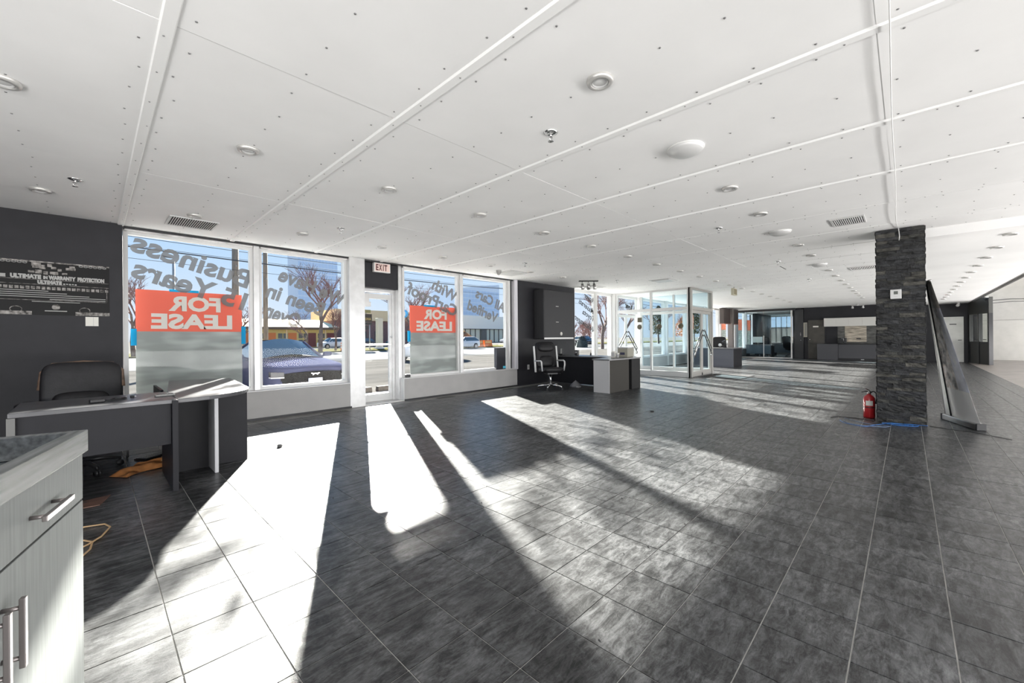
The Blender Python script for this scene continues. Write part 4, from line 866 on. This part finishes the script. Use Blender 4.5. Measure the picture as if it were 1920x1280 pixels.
def plate(x, y, s, label, m, d=.02):
    t = thing('ceiling_diffuser', label, 'diffuser', (x, y, H), 0, 'square ceiling plates')
    MB().box(-s, s, -s, s, -.008, 0).build('plate', m, t, .003); MB().prism([(-s * .8, -s * .8), (s * .8, -s * .8), (s * .8, s * .8), (-s * .8, s * .8)], -.008 - d, -.008).build('inner_plate', m, t, .004)
PLG = mat('pale_grey_plate', (.62, .62, .61), .6)
plate(6.9, 6.70, .30, 'flat square grey ceiling diffuser above the right end of the shop windows', PLG); plate(10.6, 6.9, .32, 'flat square grey ceiling diffuser above the vestibule side window', PLG)
plate(10.85, 4.75, .30, 'white square ceiling panel left of the vestibule top', ALUW)
hc = struct('ceiling_hatch', None, None, (10.9, 2.3, H)); MB().box(-.30, .30, -.30, -.285, -.006, 0).box(.285, .30, -.30, .30, -.006, 0).build('hatch_gap', BLKM, hc); box(-.285, .285, -.285, .30, -.008, 0).build('hatch_panel', CEIL, hc)
ts = thing('track_spotlight', 'black ceiling spotlight bar with chrome heads above the corner desk', 'spotlight', (9.38, 6.20, H), R(45 - 90))
box(-.26, .26, -.05, .05, -.03, 0).build('mount_bar', BLKM, ts, .004)
for x, dy in ((-.17, -.02), (0, .02), (.15, -.03)):
    MB().cyl((x, 0, -.03), (x, 0, -.09), .012, 8).build('stem', CHROME, ts); MB().tube([(x, 0, -.08), (x + .01, dy, -.16), (x + .015, dy * 2, -.24)], [.032, .04, .045], 12).build('spot_head', SATIN, ts)
cs = small('alarm_sensor', 'grey cone-shaped sensor under the ceiling near the right window end', 'sensor', (6.40, 6.62, H), [('sensor_body', MB().lathe([(.06, 0), (.06, -.03), (.035, -.10), (.0001, -.12)], 16), mat('sensor_grey', (.32, .31, .30), .5), 0), ('sensor_mount', MB().lathe([(.065, 0), (.065, -.012), (.05, -.014)], 16), ALUW, 0)])
e2 = small('hanging_exit_sign', 'small beige edge-on exit sign hanging from the ceiling by the vestibule', 'exit sign', (14.0, 3.88, H), [('sign_box', box(-.17, .17, -.04, .04, -.26, -.05), mat('exit_beige', (.50, .47, .36), .5), .004), ('hanger', box(-.02, .02, -.02, .02, -.05, 0), SATIN, 0), ('letter_panel', box(-.15, .15, -.043, -.04, -.24, -.07), mat('exit_olive', (.14, .12, .06), .5), 0)])

# ================================================================== OUTSIDE
GZ = -.15
ASPH = mat('worn_asphalt', (.108, .103, .096), .85, spec=0, noise=(.5, .72, 1.25, (.3, 1, 1)), bump=(15, .2)); ROAD = mat('salted_road', (.19, .188, .183), .8, spec=0, noise=(.3, .85, 1.1, (.2, 1, 1))); WALK = mat('pale_concrete_walk', (.84, .83, .81), .8, spec=0, noise=(2, .85, 1.1))
GRASS = mat('dry_grass', (.11, .105, .05), .95, spec=0, noise=(1.5, .6, 1.4)); 
struct('ground_walk', box(-60, 160, WY + .5, 10.2, GZ - .1, GZ + .01), WALK)  # walk whitened and widened so sunlight bounces up to the ceiling
struct('ground_parking', box(-200, 400, 10.2, 26.5, GZ - .2, GZ), ASPH)
struct('ground_road', box(-200, 500, 26.5, 46, GZ - .2, GZ + .01), ROAD)
struct('ground_verge', box(-200, 500, 46, 58, GZ - .2, GZ + .12), GRASS)
struct('ground_far_lot', box(-300, 900, 58, 900, GZ - .2, GZ), mat('far_paving', (.15, .145, .135), .9, spec=0))
struct('ground_back', box(-200, 400, -200, -15, GZ - .2, GZ), ASPH); struct('ground_side', box(-200, -3.6, -15, 9.4, GZ - .2, GZ), ASPH); struct('ground_far_side', box(36.2, 400, -15, 9.4, GZ - .2, GZ), ASPH)
for i, (x, l) in enumerate(((4.95, 'concrete wheel stop behind the left of the glass door'), (6.20, 'concrete wheel stop behind the right of the glass door'))):
    t = thing('wheel_stop', l, 'wheel stop', (x, 10.5, GZ), 0, 'parking wheel stops'); hl = .32 if i == 0 else .75; MB().prism([(-.10, 0), (.10, 0), (.07, .13), (-.07, .13)], -hl, hl, Matrix(((0, 0, 1, 0), (1, 0, 0, 0), (0, 1, 0, 0), (0, 0, 0, 1)))).build('stop_block', mat('grey_wheel_stop', (.075, .068, .06), .9, noise=(9, .6, 1.3)), t, .015)
    for q in (-.6, .6): MB().cyl((q * hl, 0, .1), (q * hl, 0, .135), .02, 8).build('anchor_bolt', SATIN, t)

# ---- cars
TIRE = mat('tire_rubber', (.02, .02, .02), .8); RIMM = mat('alloy_rim', (.35, .35, .36), .3, .8); CGL = mat('car_glass', (.06, .09, .11), .05, spec=.8, coat=.5); DARKP = mat('black_trim', (.018, .018, .018), .5); LAMP = mat('headlamp_lens', (.03, .032, .04), .2)
def car(name, label, loc, rz, body, st, gh, wheel_y, wr=.34, group=None, detail=False):
    """st: stations (y, half width, z bottom, z mid, z shoulder, z top); gh: greenhouse dict"""
    t = thing(name, label, 'car', loc, rz, group); m = MB(); prof = []
    for (y, w, zb, zm, zs, zt) in st:
        half = [(0, zb), (w * .86, zb), (w * .98, zb + .08), (w, zm), (w * .965, zs), (w * .80, zt), (w * .42, zt + .012), (0, zt + .018)]
        ring = [(x, y, z) for x, z in half] + [(-x, y, z) for x, z in half[-2:0:-1]]; prof.append(ring)
    n = len(prof[0]); vs = [p for r_ in prof for p in r_]; fs = []
    for i in range(len(prof) - 1):
        for k in range(n): fs.append((i * n + k, i * n + (k + 1) % n, (i + 1) * n + (k + 1) % n, (i + 1) * n + k))
    fs.append(tuple(range(n - 1, -1, -1))); fs.append(tuple((len(prof) - 1) * n + k for k in range(n)))
    m.add(vs, fs, True); b = m.build('body_shell', body, t)
    sb = b.modifiers.new('smooth', 'SUBSURF'); sb.levels = 1; sb.render_levels = 2
    g = gh
    def qd(a, b_, c, d, nm, mm, th=.0, nn=6):
        A, B, C, D = map(Vector, (a, b_, c, d)); bow = (B - A).cross(D - A).normalized() * th
        return MB().grid(lambda u, v: A.lerp(B, u).lerp(D.lerp(C, u), v) + bow * (4 * u * (1 - u)), nn, 4).build(nm, mm, t)
    wb, wt = g['wb'], g['wt']; yb0, zb0, yt0, zt0, yt1, zt1, yb1, zb1 = g['p']
    qd((-wb, yb0, zb0), (wb, yb0, zb0), (wt, yt0, zt0), (-wt, yt0, zt0), 'windshield', CGL, .12)
    qd((-wt, yt0, zt0), (wt, yt0, zt0), (wt, yt1, zt1), (-wt, yt1, zt1), 'roof', body, .05)
    qd((wb, yb1, zb1), (-wb, yb1, zb1), (-wt, yt1, zt1), (wt, yt1, zt1), 'rear_window', CGL, .08)
    for s in (-1, 1):
        a = [(s * wb * 1.02, yb0, zb0), (s * wt, yt0, zt0), (s * wt, yt1, zt1), (s * wb * 1.02, yb1, zb1)]
        if s > 0: qd(a[0], a[3], a[2], a[1], 'side_window', CGL, .02)
        else: qd(a[3], a[0], a[1], a[2], 'side_window', CGL, .02)
        MB().tube([a[0], a[1], a[2], a[3]], .035, 6).build('pillar_rail', body, t)
        for wy in wheel_y:
            w = s * g['ww']; ax = Matrix.Rotation(R(90), 4, 'Y')
            MB().lathe([(wr * 1.16, -.01), (wr * 1.16, .03), (.0001, .035), (.0001, -.01)], 28, (w - (.025 if s > 0 else 0), wy, wr), ax).build('wheel_arch', DARKP, t)
            wh = MB().lathe([(wr * .62, -.11), (wr * .95, -.11), (wr, -.06), (wr, .06), (wr * .95, .10), (wr * .66, .11), (wr * .62, .06)], 28, (w - s * .05, wy, wr), ax).build('tire', TIRE, t)
            rm = MB().lathe([(.0001, 0), (.05, .0), (.05, -.02), (.0001, -.02)], 14, (w + s * .045, wy, wr), ax)
            for k in range(10):
                an = 2 * math.pi * k / 10; rm.tube([(w + s * .03, wy + .03 * math.cos(an), wr + .03 * math.sin(an)), (w + s * .035, wy + wr * .63 * math.cos(an), wr + wr * .63 * math.sin(an))], .016, 5)
            rm.lathe([(wr * .60, -.02), (wr * .66, -.02), (wr * .66, .02), (wr * .60, .02)], 28, (w + s * .035, wy, wr), ax).build('rim', RIMM, wh)
        mr = MB().pillow((s * (g['ww'] + .13), yb0 + .42, zb0 + .08), (.24, .10, .13), 3).tube([(s * (g['ww'] - .08), yb0 + .42, zb0), (s * (g['ww'] + .08), yb0 + .42, zb0 + .05)], .03, 6).build('wing_mirror', body, t)
    return t
BLUEG = mat('blue_grey_car_paint', (.06, .066, .11), .5, spec=0)
mus = car('sports_coupe', 'blue-grey sports coupe parked nose-in outside the window', (3.60, 9.95, GZ), 0, BLUEG,
    [(0.0, .60, .24, .45, .66, .73), (.06, .80, .18, .47, .71, .78), (.22, .90, .15, .50, .77, .82), (.55, .945, .14, .55, .82, .86), (1.0, .955, .15, .60, .86, .90), (1.5, .955, .16, .62, .90, .95), (1.8, .955, .16, .64, .92, .97), (2.6, .945, .16, .66, .94, .96), (3.5, .965, .16, .68, .97, .99), (4.2, .96, .2, .7, .97, 1.02), (4.65, .90, .28, .66, .92, 1.0), (4.8, .80, .35, .6, .82, .9)],
    dict(wb=.76, wt=.57, p=(1.58, .95, 2.35, 1.36, 3.15, 1.36, 4.2, 1.02), ww=.955), (.88, 3.62), .345, detail=True)
# nose details
def nose(nm, pts, m, y0, dep=.05):
    """outline in x,z on the nose; y follows the bowed front"""
    f = lambda x: y0 + .17 * (abs(x) / .85) ** 2.2
    k = len(pts); vs = [(x, f(x) - dep, z) for x, z in pts] + [(x, f(x) + .05, z) for x, z in pts]
    return MB().add(vs, [tuple(range(k)), tuple(range(2 * k - 1, k - 1, -1))] + [((i + 1) % k, i, k + i, k + (i + 1) % k) for i in range(k)]).build(nm, m, mus)
GRL = mat('black_grille_mesh', (.010, .010, .010), .7, spec=.1, noise=(60, .3, 3.0))
def strip(xs_, zlo, zhi): return [(x, zlo(x)) for x in xs_] + [(x, zhi(x)) for x in reversed(xs_)]
gx = [-.70 + .10 * i for i in range(15)]
nose('grille', strip(gx, lambda x: .44, lambda x: .70 - .03 * (abs(x) / .63) ** 2), GRL, .02, .09)
nose('lower_grille', strip([-.80 + .1067 * i for i in range(16)], lambda x: .17, lambda x: .385), GRL, .03, .09)
for s in (-1, 1):
    nose('headlight', strip([s * (.64 + .04 * i) for i in range(7)], lambda x: .60 + .02 * (abs(x) - .6), lambda x: .70 + .06 * (abs(x) - .6)), LAMP, .03, .12)
    nose('light_bar', strip([s * (.64 + .04 * i) for i in range(7)], lambda x: .575, lambda x: .598), ALUW, .03, .125)
    nose('bumper_wing', [(s * .50, .20), (s * .62, .20), (s * .70, .30), (s * .60, .33)], BLUEG, .03, .07); nose('fog_trim', [(s * .80, .22), (s * .84, .22), (s * .85, .36), (s * .81, .36)], DARKP, .03, .06)
nose('splitter', strip([-.80 + .16 * i for i in range(11)], lambda x: .13, lambda x: .165), DARKP, .0, .06)
lp = box(-.155, .155, -.085, -.065, .40, .545).build('licence_plate', mat('plate_blue_white', (.42, .46, .58), .4), mus, .004)
# chrome galloping horse badge
hp = [(-.10, .018), (-.07, .012), (-.055, -.012), (-.03, -.02), (-.025, .0), (.0, .004), (.03, -.002), (.045, -.022), (.07, -.03), (.06, -.008), (.075, .006), (.10, .012), (.105, .022), (.085, .034), (.06, .028), (.04, .02), (.0, .024), (-.04, .022), (-.06, .03), (-.085, .03)]
MB().prism([(-x, y) for x, y in hp][::-1], 0, .012, Matrix(((1, 0, 0, 0), (0, 0, 1, -.085), (0, 1, 0, .635), (0, 0, 0, 1)))).build('horse_badge', CHROME, mus)
MB().tube([(-.5, 1.66, .985), (.05, 1.60, 1.0)], .010, 6).tube([(.0, 1.72, 1.0), (.5, 1.66, .99)], .010, 6).build('wiper', DARKP, mus)
MB().tube([(-.52, .35, .80), (-.40, .95, .905), (-.34, 1.45, .965)], .012, 6).tube([(.52, .35, .80), (.40, .95, .905), (.34, 1.45, .965)], .012, 6).build('hood_crease', BLUEG, mus)
MB().tube([(-.78, .20, .735), (-.5, .06, .705), (0, .02, .70), (.5, .06, .705), (.78, .20, .735)], .008, 6).build('hood_gap', DARKP, mus)
for s in (-1, 1): MB().pillow((s * .34, 2.5, .98), (.46, .16, .5), 4).build('seat_back', DARKP, mus)
SUVST = [(0, .62, .35, .6, .80, .86), (.1, .80, .28, .62, .88, .93), (.4, .90, .24, .66, .96, 1.0), (1.0, .93, .23, .7, 1.03, 1.07), (1.5, .93, .23, .72, 1.06, 1.1), (3.2, .93, .23, .75, 1.08, 1.12), (4.3, .91, .26, .75, 1.1, 1.14), (4.55, .84, .34, .7, 1.05, 1.1)]
SUVG = dict(wb=.80, wt=.62, p=(1.15, 1.08, 1.85, 1.62, 3.7, 1.62, 4.4, 1.12), ww=.925)
CWH = mat('white_car_paint', (.72, .73, .74), .25, coat=.5); CBK = mat('black_car_paint', (.03, .03, .035), .25, coat=.5); CSV = mat('silver_car_paint', (.42, .44, .46), .3, .5, coat=.4)
car('suv', 'white car on the street half hidden by the right lease sign', (13.7, 23.5, GZ), R(-90), CWH, SUVST, SUVG, (.85, 3.6), .36)
car('suv', 'white hatchback driving past the orange barriers', (33.9, 44.4, GZ), R(-90), CWH, SUVST, SUVG, (.85, 3.6), .36)
car('suv', 'white car far off above the coupe roof', (24.6, 66, GZ), R(-80), CWH, SUVST, SUVG, (.85, 3.6), .36)
car('suv', 'black car far off beside the street tree trunk', (33.0, 72, GZ), R(-70), CBK, SUVST, SUVG, (.85, 3.6), .36)
car('suv', 'silver car far off right of the black car', (36.5, 76, GZ), R(-30), CSV, SUVST, SUVG, (.85, 3.6), .36)
car('suv', 'dark green car far off beyond the glass shop door', (41.0, 74, GZ), R(-60), mat('green_car_paint', (.03, .10, .09), .3, coat=.4), SUVST, SUVG, (.85, 3.6), .36)
car('suv', 'black car parked far off behind the vestibule side window', (57, 37, GZ), R(-20), CBK, SUVST, SUVG, (.85, 3.6), .36)
car('suv', 'white car far off at the right edge of the low white building', (86, 88, GZ), R(-90), CWH, SUVST, SUVG, (.85, 3.6), .36)
# ---- street furniture
WOOD = mat('weathered_pole_wood', (.30, .23, .165), .9, noise=(3, .6, 1.3, (6, 6, .4)))
def pole(x, y, h, r, label, m=WOOD, arm=None):
    t = thing('utility_pole', label, 'pole', (x, y, GZ)); MB().tube([(0, 0, 0), (0, 0, h * .5), (0, 0, h)], [r, r * .93, r * .84], 14).build('pole_shaft', m, t)
    if arm: MB().box(-.9, .9, -.06, .06, h - arm, h - arm + .12).build('cross_arm', m, t)
    MB().cyl((0, -r - .02, h * .82), (0, -r - .14, h * .82), .03, 8).cyl((0, -r - .02, h * .70), (0, -r - .14, h * .70), .03, 8).build('insulator', LGREY, t)
pole(6.2, 30, 7.35, .205, 'thick wooden utility pole behind the left lease sign'); pole(7.85, 30, 7.7, .15, 'wooden utility pole seen just right of the window mullion')
pole(4.4, 41, 7.6, .09, 'slim grey lamp post behind the word Years', mat('grey_post', (.3, .3, .3), .6)); pole(46.5, 23.4, 6.6, .24, 'wooden pole behind the white street sign')
wm = mat('wire_black', (.06, .06, .065), .7)
for i, (z0, sag, r, y, l) in enumerate(((6.35, .12, .035, 29.60, 'thickest dark overhead cable strung between the wooden poles'), (7.05, .1, .016, 30.4, 'topmost thin overhead wire across the sky'), (5.75, .1, .012, 29.7, 'lowest thin overhead wire across the sky'), (6.75, .1, .013, 31.5, 'thin overhead wire just below the topmost one'))):
    t = thing('overhead_wire', l, 'wire', (0, y, z0), 0, 'overhead wires'); P = []
    for j in range(61):
        x = -30 + j * 3.0; P.append((x, 0, -sag * 4 * ((j % 10) / 10) * (1 - (j % 10) / 10) * 2))
    MB().tube(P, r, 5).build('wire_span', wm, t)
small('street_sign', 'white rectangular parking sign on a post outside the vestibule side window', 'sign', (43.0, 21.9, GZ), [('sign_post', MB().cyl((0, 0, 0), (0, 0, 3.9), .05, 8), ALUW, 0), ('sign_plate', box(-.45, .45, -.08, -.05, 2.45, 3.85), ALUW, 0), ('sign_symbol', MB().box(-.2, .2, -.09, -.08, 3.3, 3.65).box(-.22, .18, -.09, -.08, 2.65, 3.0), BLKM, 0)])
small('blue_round_sign', 'round blue street sign on a post left of the right lease sign', 'sign', (13.6, 22.6, GZ), [('sign_post', MB().cyl((0, 0, 0), (0, 0, 3.0), .03, 8), LGREY, 0), ('sign_disc', MB().lathe([(.0001, 0), (.24, 0), (.24, .02), (.0001, .02)], 24, (0, -.04, 3.0), Matrix.Rotation(R(90), 4, 'X')), mat('sign_blue', (.08, .38, .70), .5), 0), ('arrow_mark', box(-.03, .03, -.07, -.06, 2.87, 3.13), PAPER, 0)])
mo = thing('monument_sign', 'brown pylon sign with gold letters seen through the glass shop door', 'sign', (25.0, 51, GZ))
box(-.75, .75, -.15, .15, 3.7, 4.75).build('sign_board', mat('sign_brown', (.06, .045, .03), .5), mo); text('SCONA', .42, M_in(-.65, -.16, 3.95), mat('sign_gold', (.45, .32, .10), .4), mo, 'sign_letters', fat=.02, width=1.3)
box(-.6, .6, -.12, .12, 4.9, 5.3).build('sign_cap', mat('sign_olive', (.30, .26, .10), .6), mo); box(-.75, .75, -.15, .15, 3.35, 3.6).build('sign_strip', BRN, mo); box(-.3, .3, -.12, .12, 2.75, 3.2).build('sign_small', BRN, mo); MB().cyl((-.5, 0, 0), (-.5, 0, 3.4), .08, 8).cyl((.5, 0, 0), (.5, 0, 3.4), .08, 8).cyl((0, 0, 3.3), (0, 0, 5.0), .06, 8).build('sign_legs', LGREY, mo)
small('white_pylon', 'square white pylon right of the brown pylon sign', 'pylon', (27.4, 52, GZ), [('pylon_shaft', box(-.36, .36, -.36, .36, 0, 4.3), mat('pylon_cream', (.62, .59, .50), .7), .02), ('pylon_base', box(-.5, .5, -.5, .5, 0, .3), WALK, 0)])
small('construction_drum', 'orange and white construction drum at the roadside behind the coupe', 'barrel', (20.2, 47, GZ + .12), [('drum_body', MB().lathe([(.28, 0), (.26, .1), (.23, .95), (.15, 1.0), (.0001, 1.0)], 18), mat('safety_orange', (.75, .20, .04), .6), 0), ('white_band', MB().lathe([(.258, .35), (.25, .5)], 18), PAPER, 0), ('white_band', MB().lathe([(.248, .65), (.24, .78)], 18), PAPER, 0)])
for i, (x, l) in enumerate(((41.6, 'orange plastic barrier left of the pair by the brown mound'), (43.4, 'orange plastic barrier right of the pair by the brown mound'))):
    t = thing('road_barrier', l, 'barrier', (x, 47.5, GZ + .12), 0, 'orange road barriers'); MB().prism([(-.3, 0), (.3, 0), (.12, .5), (.1, 1.0), (-.1, 1.0), (-.12, .5)], -.8, .8, Matrix(((0, 0, 1, 0), (1, 0, 0, 0), (0, 1, 0, 0), (0, 0, 0, 1)))).build('barrier_body', mat('safety_orange', (.75, .20, .04), .6), t); box(-.6, .6, -.13, -.1, .55, .85).build('barrier_panel', mat('pale_orange', (.8, .45, .2), .6), t)
def mound(name, label, loc, d, m, seed):
    r2 = random.Random(seed); t = thing(name, label, 'bush', loc); b = MB().pillow((0, 0, 0), d, 2.2, 28, 16); v2 = []
    for v in b.v:
        k = 1 + r2.uniform(-.10, .10); v2.append((v[0] * k, v[1] * k, max(v[2] * k, -.05)))
    b.v = v2; b.build('shrub_crown', m, t)
    s = MB()
    for i in range(260):
        a, e = r2.uniform(0, 6.28), r2.uniform(.1, 1.4); p = Vector((d[0] / 2 * math.cos(a) * math.cos(e), d[1] / 2 * math.sin(a) * math.cos(e), d[2] / 2 * math.sin(e))); q = p * 1.12 + Vector((r2.uniform(-.1, .1), r2.uniform(-.1, .1), .06)); s.tube([p * .9, q], [.03, .008], 3)
    tag(s.build('twigs', m, t), kind='stuff')
mound('clipped_bush', 'large round brown hedge mound behind the white hatchback', (39.5, 50.5, GZ + .1), (7.0, 3.5, 5.0), mat('brown_hedge', (.20, .12, .06), .95, noise=(6, .5, 1.5)), 3)
mound('evergreen_bush', 'dark green bush in front of the yellow building', (11.5, 62, GZ), (3.4, 2.5, 4.4), mat('dark_evergreen', (.05, .07, .03), .95, noise=(6, .5, 1.5)), 4)
mound('utility_bush', 'dark blue-green box-like bush by the vestibule side window', (48.5, 33.2, GZ), (1.7, 1.4, 2.9), mat('blue_evergreen', (.035, .05, .05), .95, noise=(6, .5, 1.5)), 5)
# ---- trees
BARK = mat('grey_brown_bark', (.17, .125, .105), .9, noise=(4, .6, 1.4)); TWIG = mat('reddish_twig', (.20, .12, .11), .9)
def tree_mesh(seed, h, spread, levels=5, kids=3, r0=.22, lean=0.05):
    r2 = random.Random(seed); tr = MB(); tw = MB()
    def grow(p, d, L, r, lv):
        q = p + d * L * .5 + Vector((r2.uniform(-.04, .04), r2.uniform(-.04, .04), 0)) * L; e = p + d * L
        (tr if lv < 2 else tw).tube([p, q, e], [r, r * .86, r * .68], 7 if lv < 2 else (4 if lv < 4 else 3), cap=False)
        if lv >= levels: return
        for k in range(kids + (1 if lv > 1 else 0)):
            a = r2.uniform(0, 6.28); sp = r2.uniform(.35, .85) * spread
            n = (d + d.orthogonal().normalized() * 0 + Vector((math.cos(a) * sp, math.sin(a) * sp, r2.uniform(-.05, .25)))).normalized()
            st = p.lerp(e, r2.uniform(.55, 1.0)) if k else e
            grow(st, n, L * r2.uniform(.58, .82), max(r * .58, .010), lv + 1)
    grow(Vector((0, 0, 0)), Vector((lean, 0, 1)).normalized(), h * .30, r0, 0); return tr, tw
TREES = [tree_mesh(11, 9.5, 1.0), tree_mesh(23, 9.0, .9, 5, 3, .20, -.04), tree_mesh(37, 8, 1.15, 5, 3, .16, .02)]
TM = [(a.mesh('trunk'), b.mesh('branches')) for a, b in TREES]
for a, b in TM: a.materials.append(BARK); b.materials.append(TWIG)
def leaves_mesh(seed, h, w, n, s):
    r2 = random.Random(seed); m = MB()
    for i in range(n):
        a, u = r2.uniform(0, 6.28), r2.random() ** .5; zz = r2.uniform(.25, 1); rr = w * u * math.sin(min(1, zz) * math.pi * .93 + .15); p = Vector((rr * math.cos(a), rr * math.sin(a), h * zz))
        d1_, d2_ = Vector((r2.uniform(-1, 1), r2.uniform(-1, 1), r2.uniform(-1, 1))).normalized() * s, Vector((r2.uniform(-1, 1), r2.uniform(-1, 1), r2.uniform(-1, 1))).normalized() * s
        m.add([p - d1_, p + d2_, p + d1_, p - d2_], [(0, 1, 2, 3)])
    return m.mesh('leaves')
LV = {'orange': leaves_mesh(5, 6.5, 2.2, 1500, .13), 'rust': leaves_mesh(6, 6.0, 2.6, 1300, .11), 'pine': leaves_mesh(8, 8, 2.0, 1800, .15)}
LV['orange'].materials.append(mat('orange_leaf', (.55, .24, .07), .9)); LV['rust'].materials.append(mat('rust_leaf', (.27, .12, .09), .9)); LV['pine'].materials.append(mat('olive_needle', (.09, .09, .03), .9))
def tree(k, x, y, s, rz, label, leaf=None, z=GZ):
    t = thing('bare_tree' if not leaf else 'leafy_tree', label, 'tree', (x, y, z), rz, 'street trees'); t.scale = (s, s, s)
    link('trunk', TM[k][0], BARK, t); tag(link('branches', TM[k][1], TWIG, t), kind='stuff')
    if leaf: tag(link('leaves', LV[leaf], None, t), kind='stuff')
tree(0, 17.3, 46, 1.15, .4, 'large bare tree with pale trunk behind the word Been in', z=GZ + .1)
tree(1, 2.4, 47, .95, 1.3, 'bare tree at the left edge of the first window', z=GZ + .1)
tree(2, 10.9, 52, .85, 2.2, 'bare reddish tree behind the number 15', z=GZ + .1)
tree(1, 20.6, 50, .75, 4.0, 'bare tree left of the brown pylon sign', z=GZ + .1); tree(2, 33.5, 57, 1.0, .9, 'bare tree behind the right part of the glass shop door', z=GZ)
tree(0, 29.5, 47.2, 1.1, 3.0, 'tall bare tree in the window beside the right lease sign', z=GZ + .1); tree(2, 21.5, 62, .9, 5.1, 'bare tree in front of the yellow building', z=GZ)
tree(1, 43.5, 26.8, 1.05, 2.5, 'bare tree framed in the window beside the vestibule', z=GZ); tree(0, 70, 38, 1.0, 1.1, 'bare tree seen through the vestibule glass', z=GZ); tree(2, 53, 36, .6, .2, 'small bare tree behind the words Maserati and Toyota', z=GZ)
tree(2, 37.0, 81.5, .75, .5, 'orange-leaved tree right of the street tree trunk', 'orange', GZ)
for i, (x, y, s) in enumerate(((55, 43, .6), (62, 45, .65), (69, 47, .7), (76, 50, .7), (83, 51, .7))):
    tree(i % 3, x, y, s, i * 1.3, ('rust-coloured thicket tree, %s from the left beyond the brand words window' % ORD[i]), 'rust', GZ)
tree(0, 84, 38, 1.0, 2.0, 'olive conifer-like tree seen through the vestibule glass', 'pine', GZ); tree(1, 92, 36, .9, 3.0, 'orange-leaved tree behind the vestibule doors', 'orange', GZ); tree(2, 110, 40, 1.1, 3.0, 'olive tree farthest right behind the vestibule', 'pine', GZ)
# ---- buildings
YEL = mat('yellow_stucco', (.85, .62, .22), .8); ORD_ = mat('orange_door_paint', (.85, .24, .06), .6); WINP = mat('dark_window_pane', (.08, .09, .09), .15); CRM = mat('cream_fascia', (1, .74, .44), .8); RBR = mat('purple_brick', (.26, .15, .13), .9, noise=(3, .7, 1.3, (1, 1, 4))); BRW = mat('brown_eave', (.17, .11, .07), .8)
yb = thing('yellow_building', 'low yellow building with orange doors across the street', 'building', (13.5, 80, GZ))
box(0, 19.6, 0, 10, 0, 3.3).build('wall', YEL, yb); box(-.4, 20, -.9, 10, 3.3, 3.75).build('eave', BRW, yb); MB().add([(-.4, -.9, 3.75), (20, -.9, 3.75), (20, 9, 5.5), (-.4, 9, 5.5), (-.4, 10, 3.75), (20, 10, 3.75)], [(0, 1, 2, 3), (3, 2, 5, 4), (0, 3, 4), (1, 5, 2)]).build('roof', CRM, yb)
for i in range(6):
    x = .8 + i * 3.4
    box(x, x + 1.4, -.06, 0, .1, 2.7).build('door', ORD_ if i < 4 else mat('maroon_door', (.22, .05, .04), .6), yb)
    for dx in ((1.75, 2.6) if i < 5 else ()):
        w_ = box(x + dx, x + dx + .7, -.05, 0, 1.7, 2.6).build('window', WINP, yb); w_ = box(x + dx, x + dx + .7, -.05, 0, .4, 1.45).build('window', WINP, yb)
for i in range(6): box(.4 + i * 3.4, .62 + i * 3.4, -.12, 0, 0, 3.3).build('pilaster', CRM, yb)
bb = thing('brick_building', 'low purple-brown brick building behind the street trees', 'building', (36.5, 88, GZ)); box(0, 34, 0, 14, 0, 5.6).build('wall', RBR, bb); box(-.3, 34.3, -.4, 14, 5.6, 8.0).build('fascia', CRM, bb)
for i in range(9): box(1.5 + i * 3.6, 3.1 + i * 3.6, -.06, 0, 1.0, 3.2).build('window', WINP, bb)
for i in range(3): box(4.6 + i * 9, 4.9 + i * 9, -.5, -.2, 0, 5.6).build('post', CRM, bb)
wh = thing('white_building', 'long low white building with tall window bays beyond the barriers', 'building', (80, 112, GZ)); box(0, 70, 0, 20, 4.9, 9.6).build('fascia', mat('white_fascia', (.95, .92, .82), .8), wh); box(0, 70, .6, 20, 0, 4.9).build('wall', mat('pale_glazing', (.75, .74, .58), .6), wh)
for i in range(30):
    box(.2 + i * 2.35, .42 + i * 2.35, .35, .6, 0, 4.9).build('mullion', BRN, wh)
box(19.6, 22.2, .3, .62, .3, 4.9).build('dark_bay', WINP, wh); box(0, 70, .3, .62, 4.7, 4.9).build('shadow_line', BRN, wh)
TWG = mat('blue_tower_glass', (.44, .58, .78), .5, spec=.2)
def tower(name, label, x, y, w, d, h, cols, rows_, slope=0):
    t = thing(name, label, 'building', (x, y, GZ)); 
    vs = [(0, 0, 0), (w, 0, 0), (w, d, 0), (0, d, 0), (0, 0, h), (w, 0, h + slope), (w, d, h + slope), (0, d, h)]
    MB().add(vs, [(3, 2, 1, 0), (4, 5, 6, 7), (0, 1, 5, 4), (1, 2, 6, 5), (2, 3, 7, 6), (3, 0, 4, 7)]).build('tower_block', mat('tower_frame', (.58, .68, .82), .5), t)
    pm_ = box(0, w / cols * .82, -.15, 0, 0, h / rows_ * .78).mesh('pane'); pm_.materials.append(TWG)
    for i in range(cols):
        for j in range(rows_): link('pane', pm_, TWG, t, loc=((i + .09) * w / cols, 0, (j + .1) * h / rows_))
    return t
tower('glass_tower', 'tall blue glass tower rising behind the bare street tree', 76, 232, 21, 16, 50, 12, 16)
tower('glass_office_block', 'blue glass office block with slanted top behind the white building', 148, 190, 36, 24, 31, 14, 12, 5)
SC.frame_set(1)
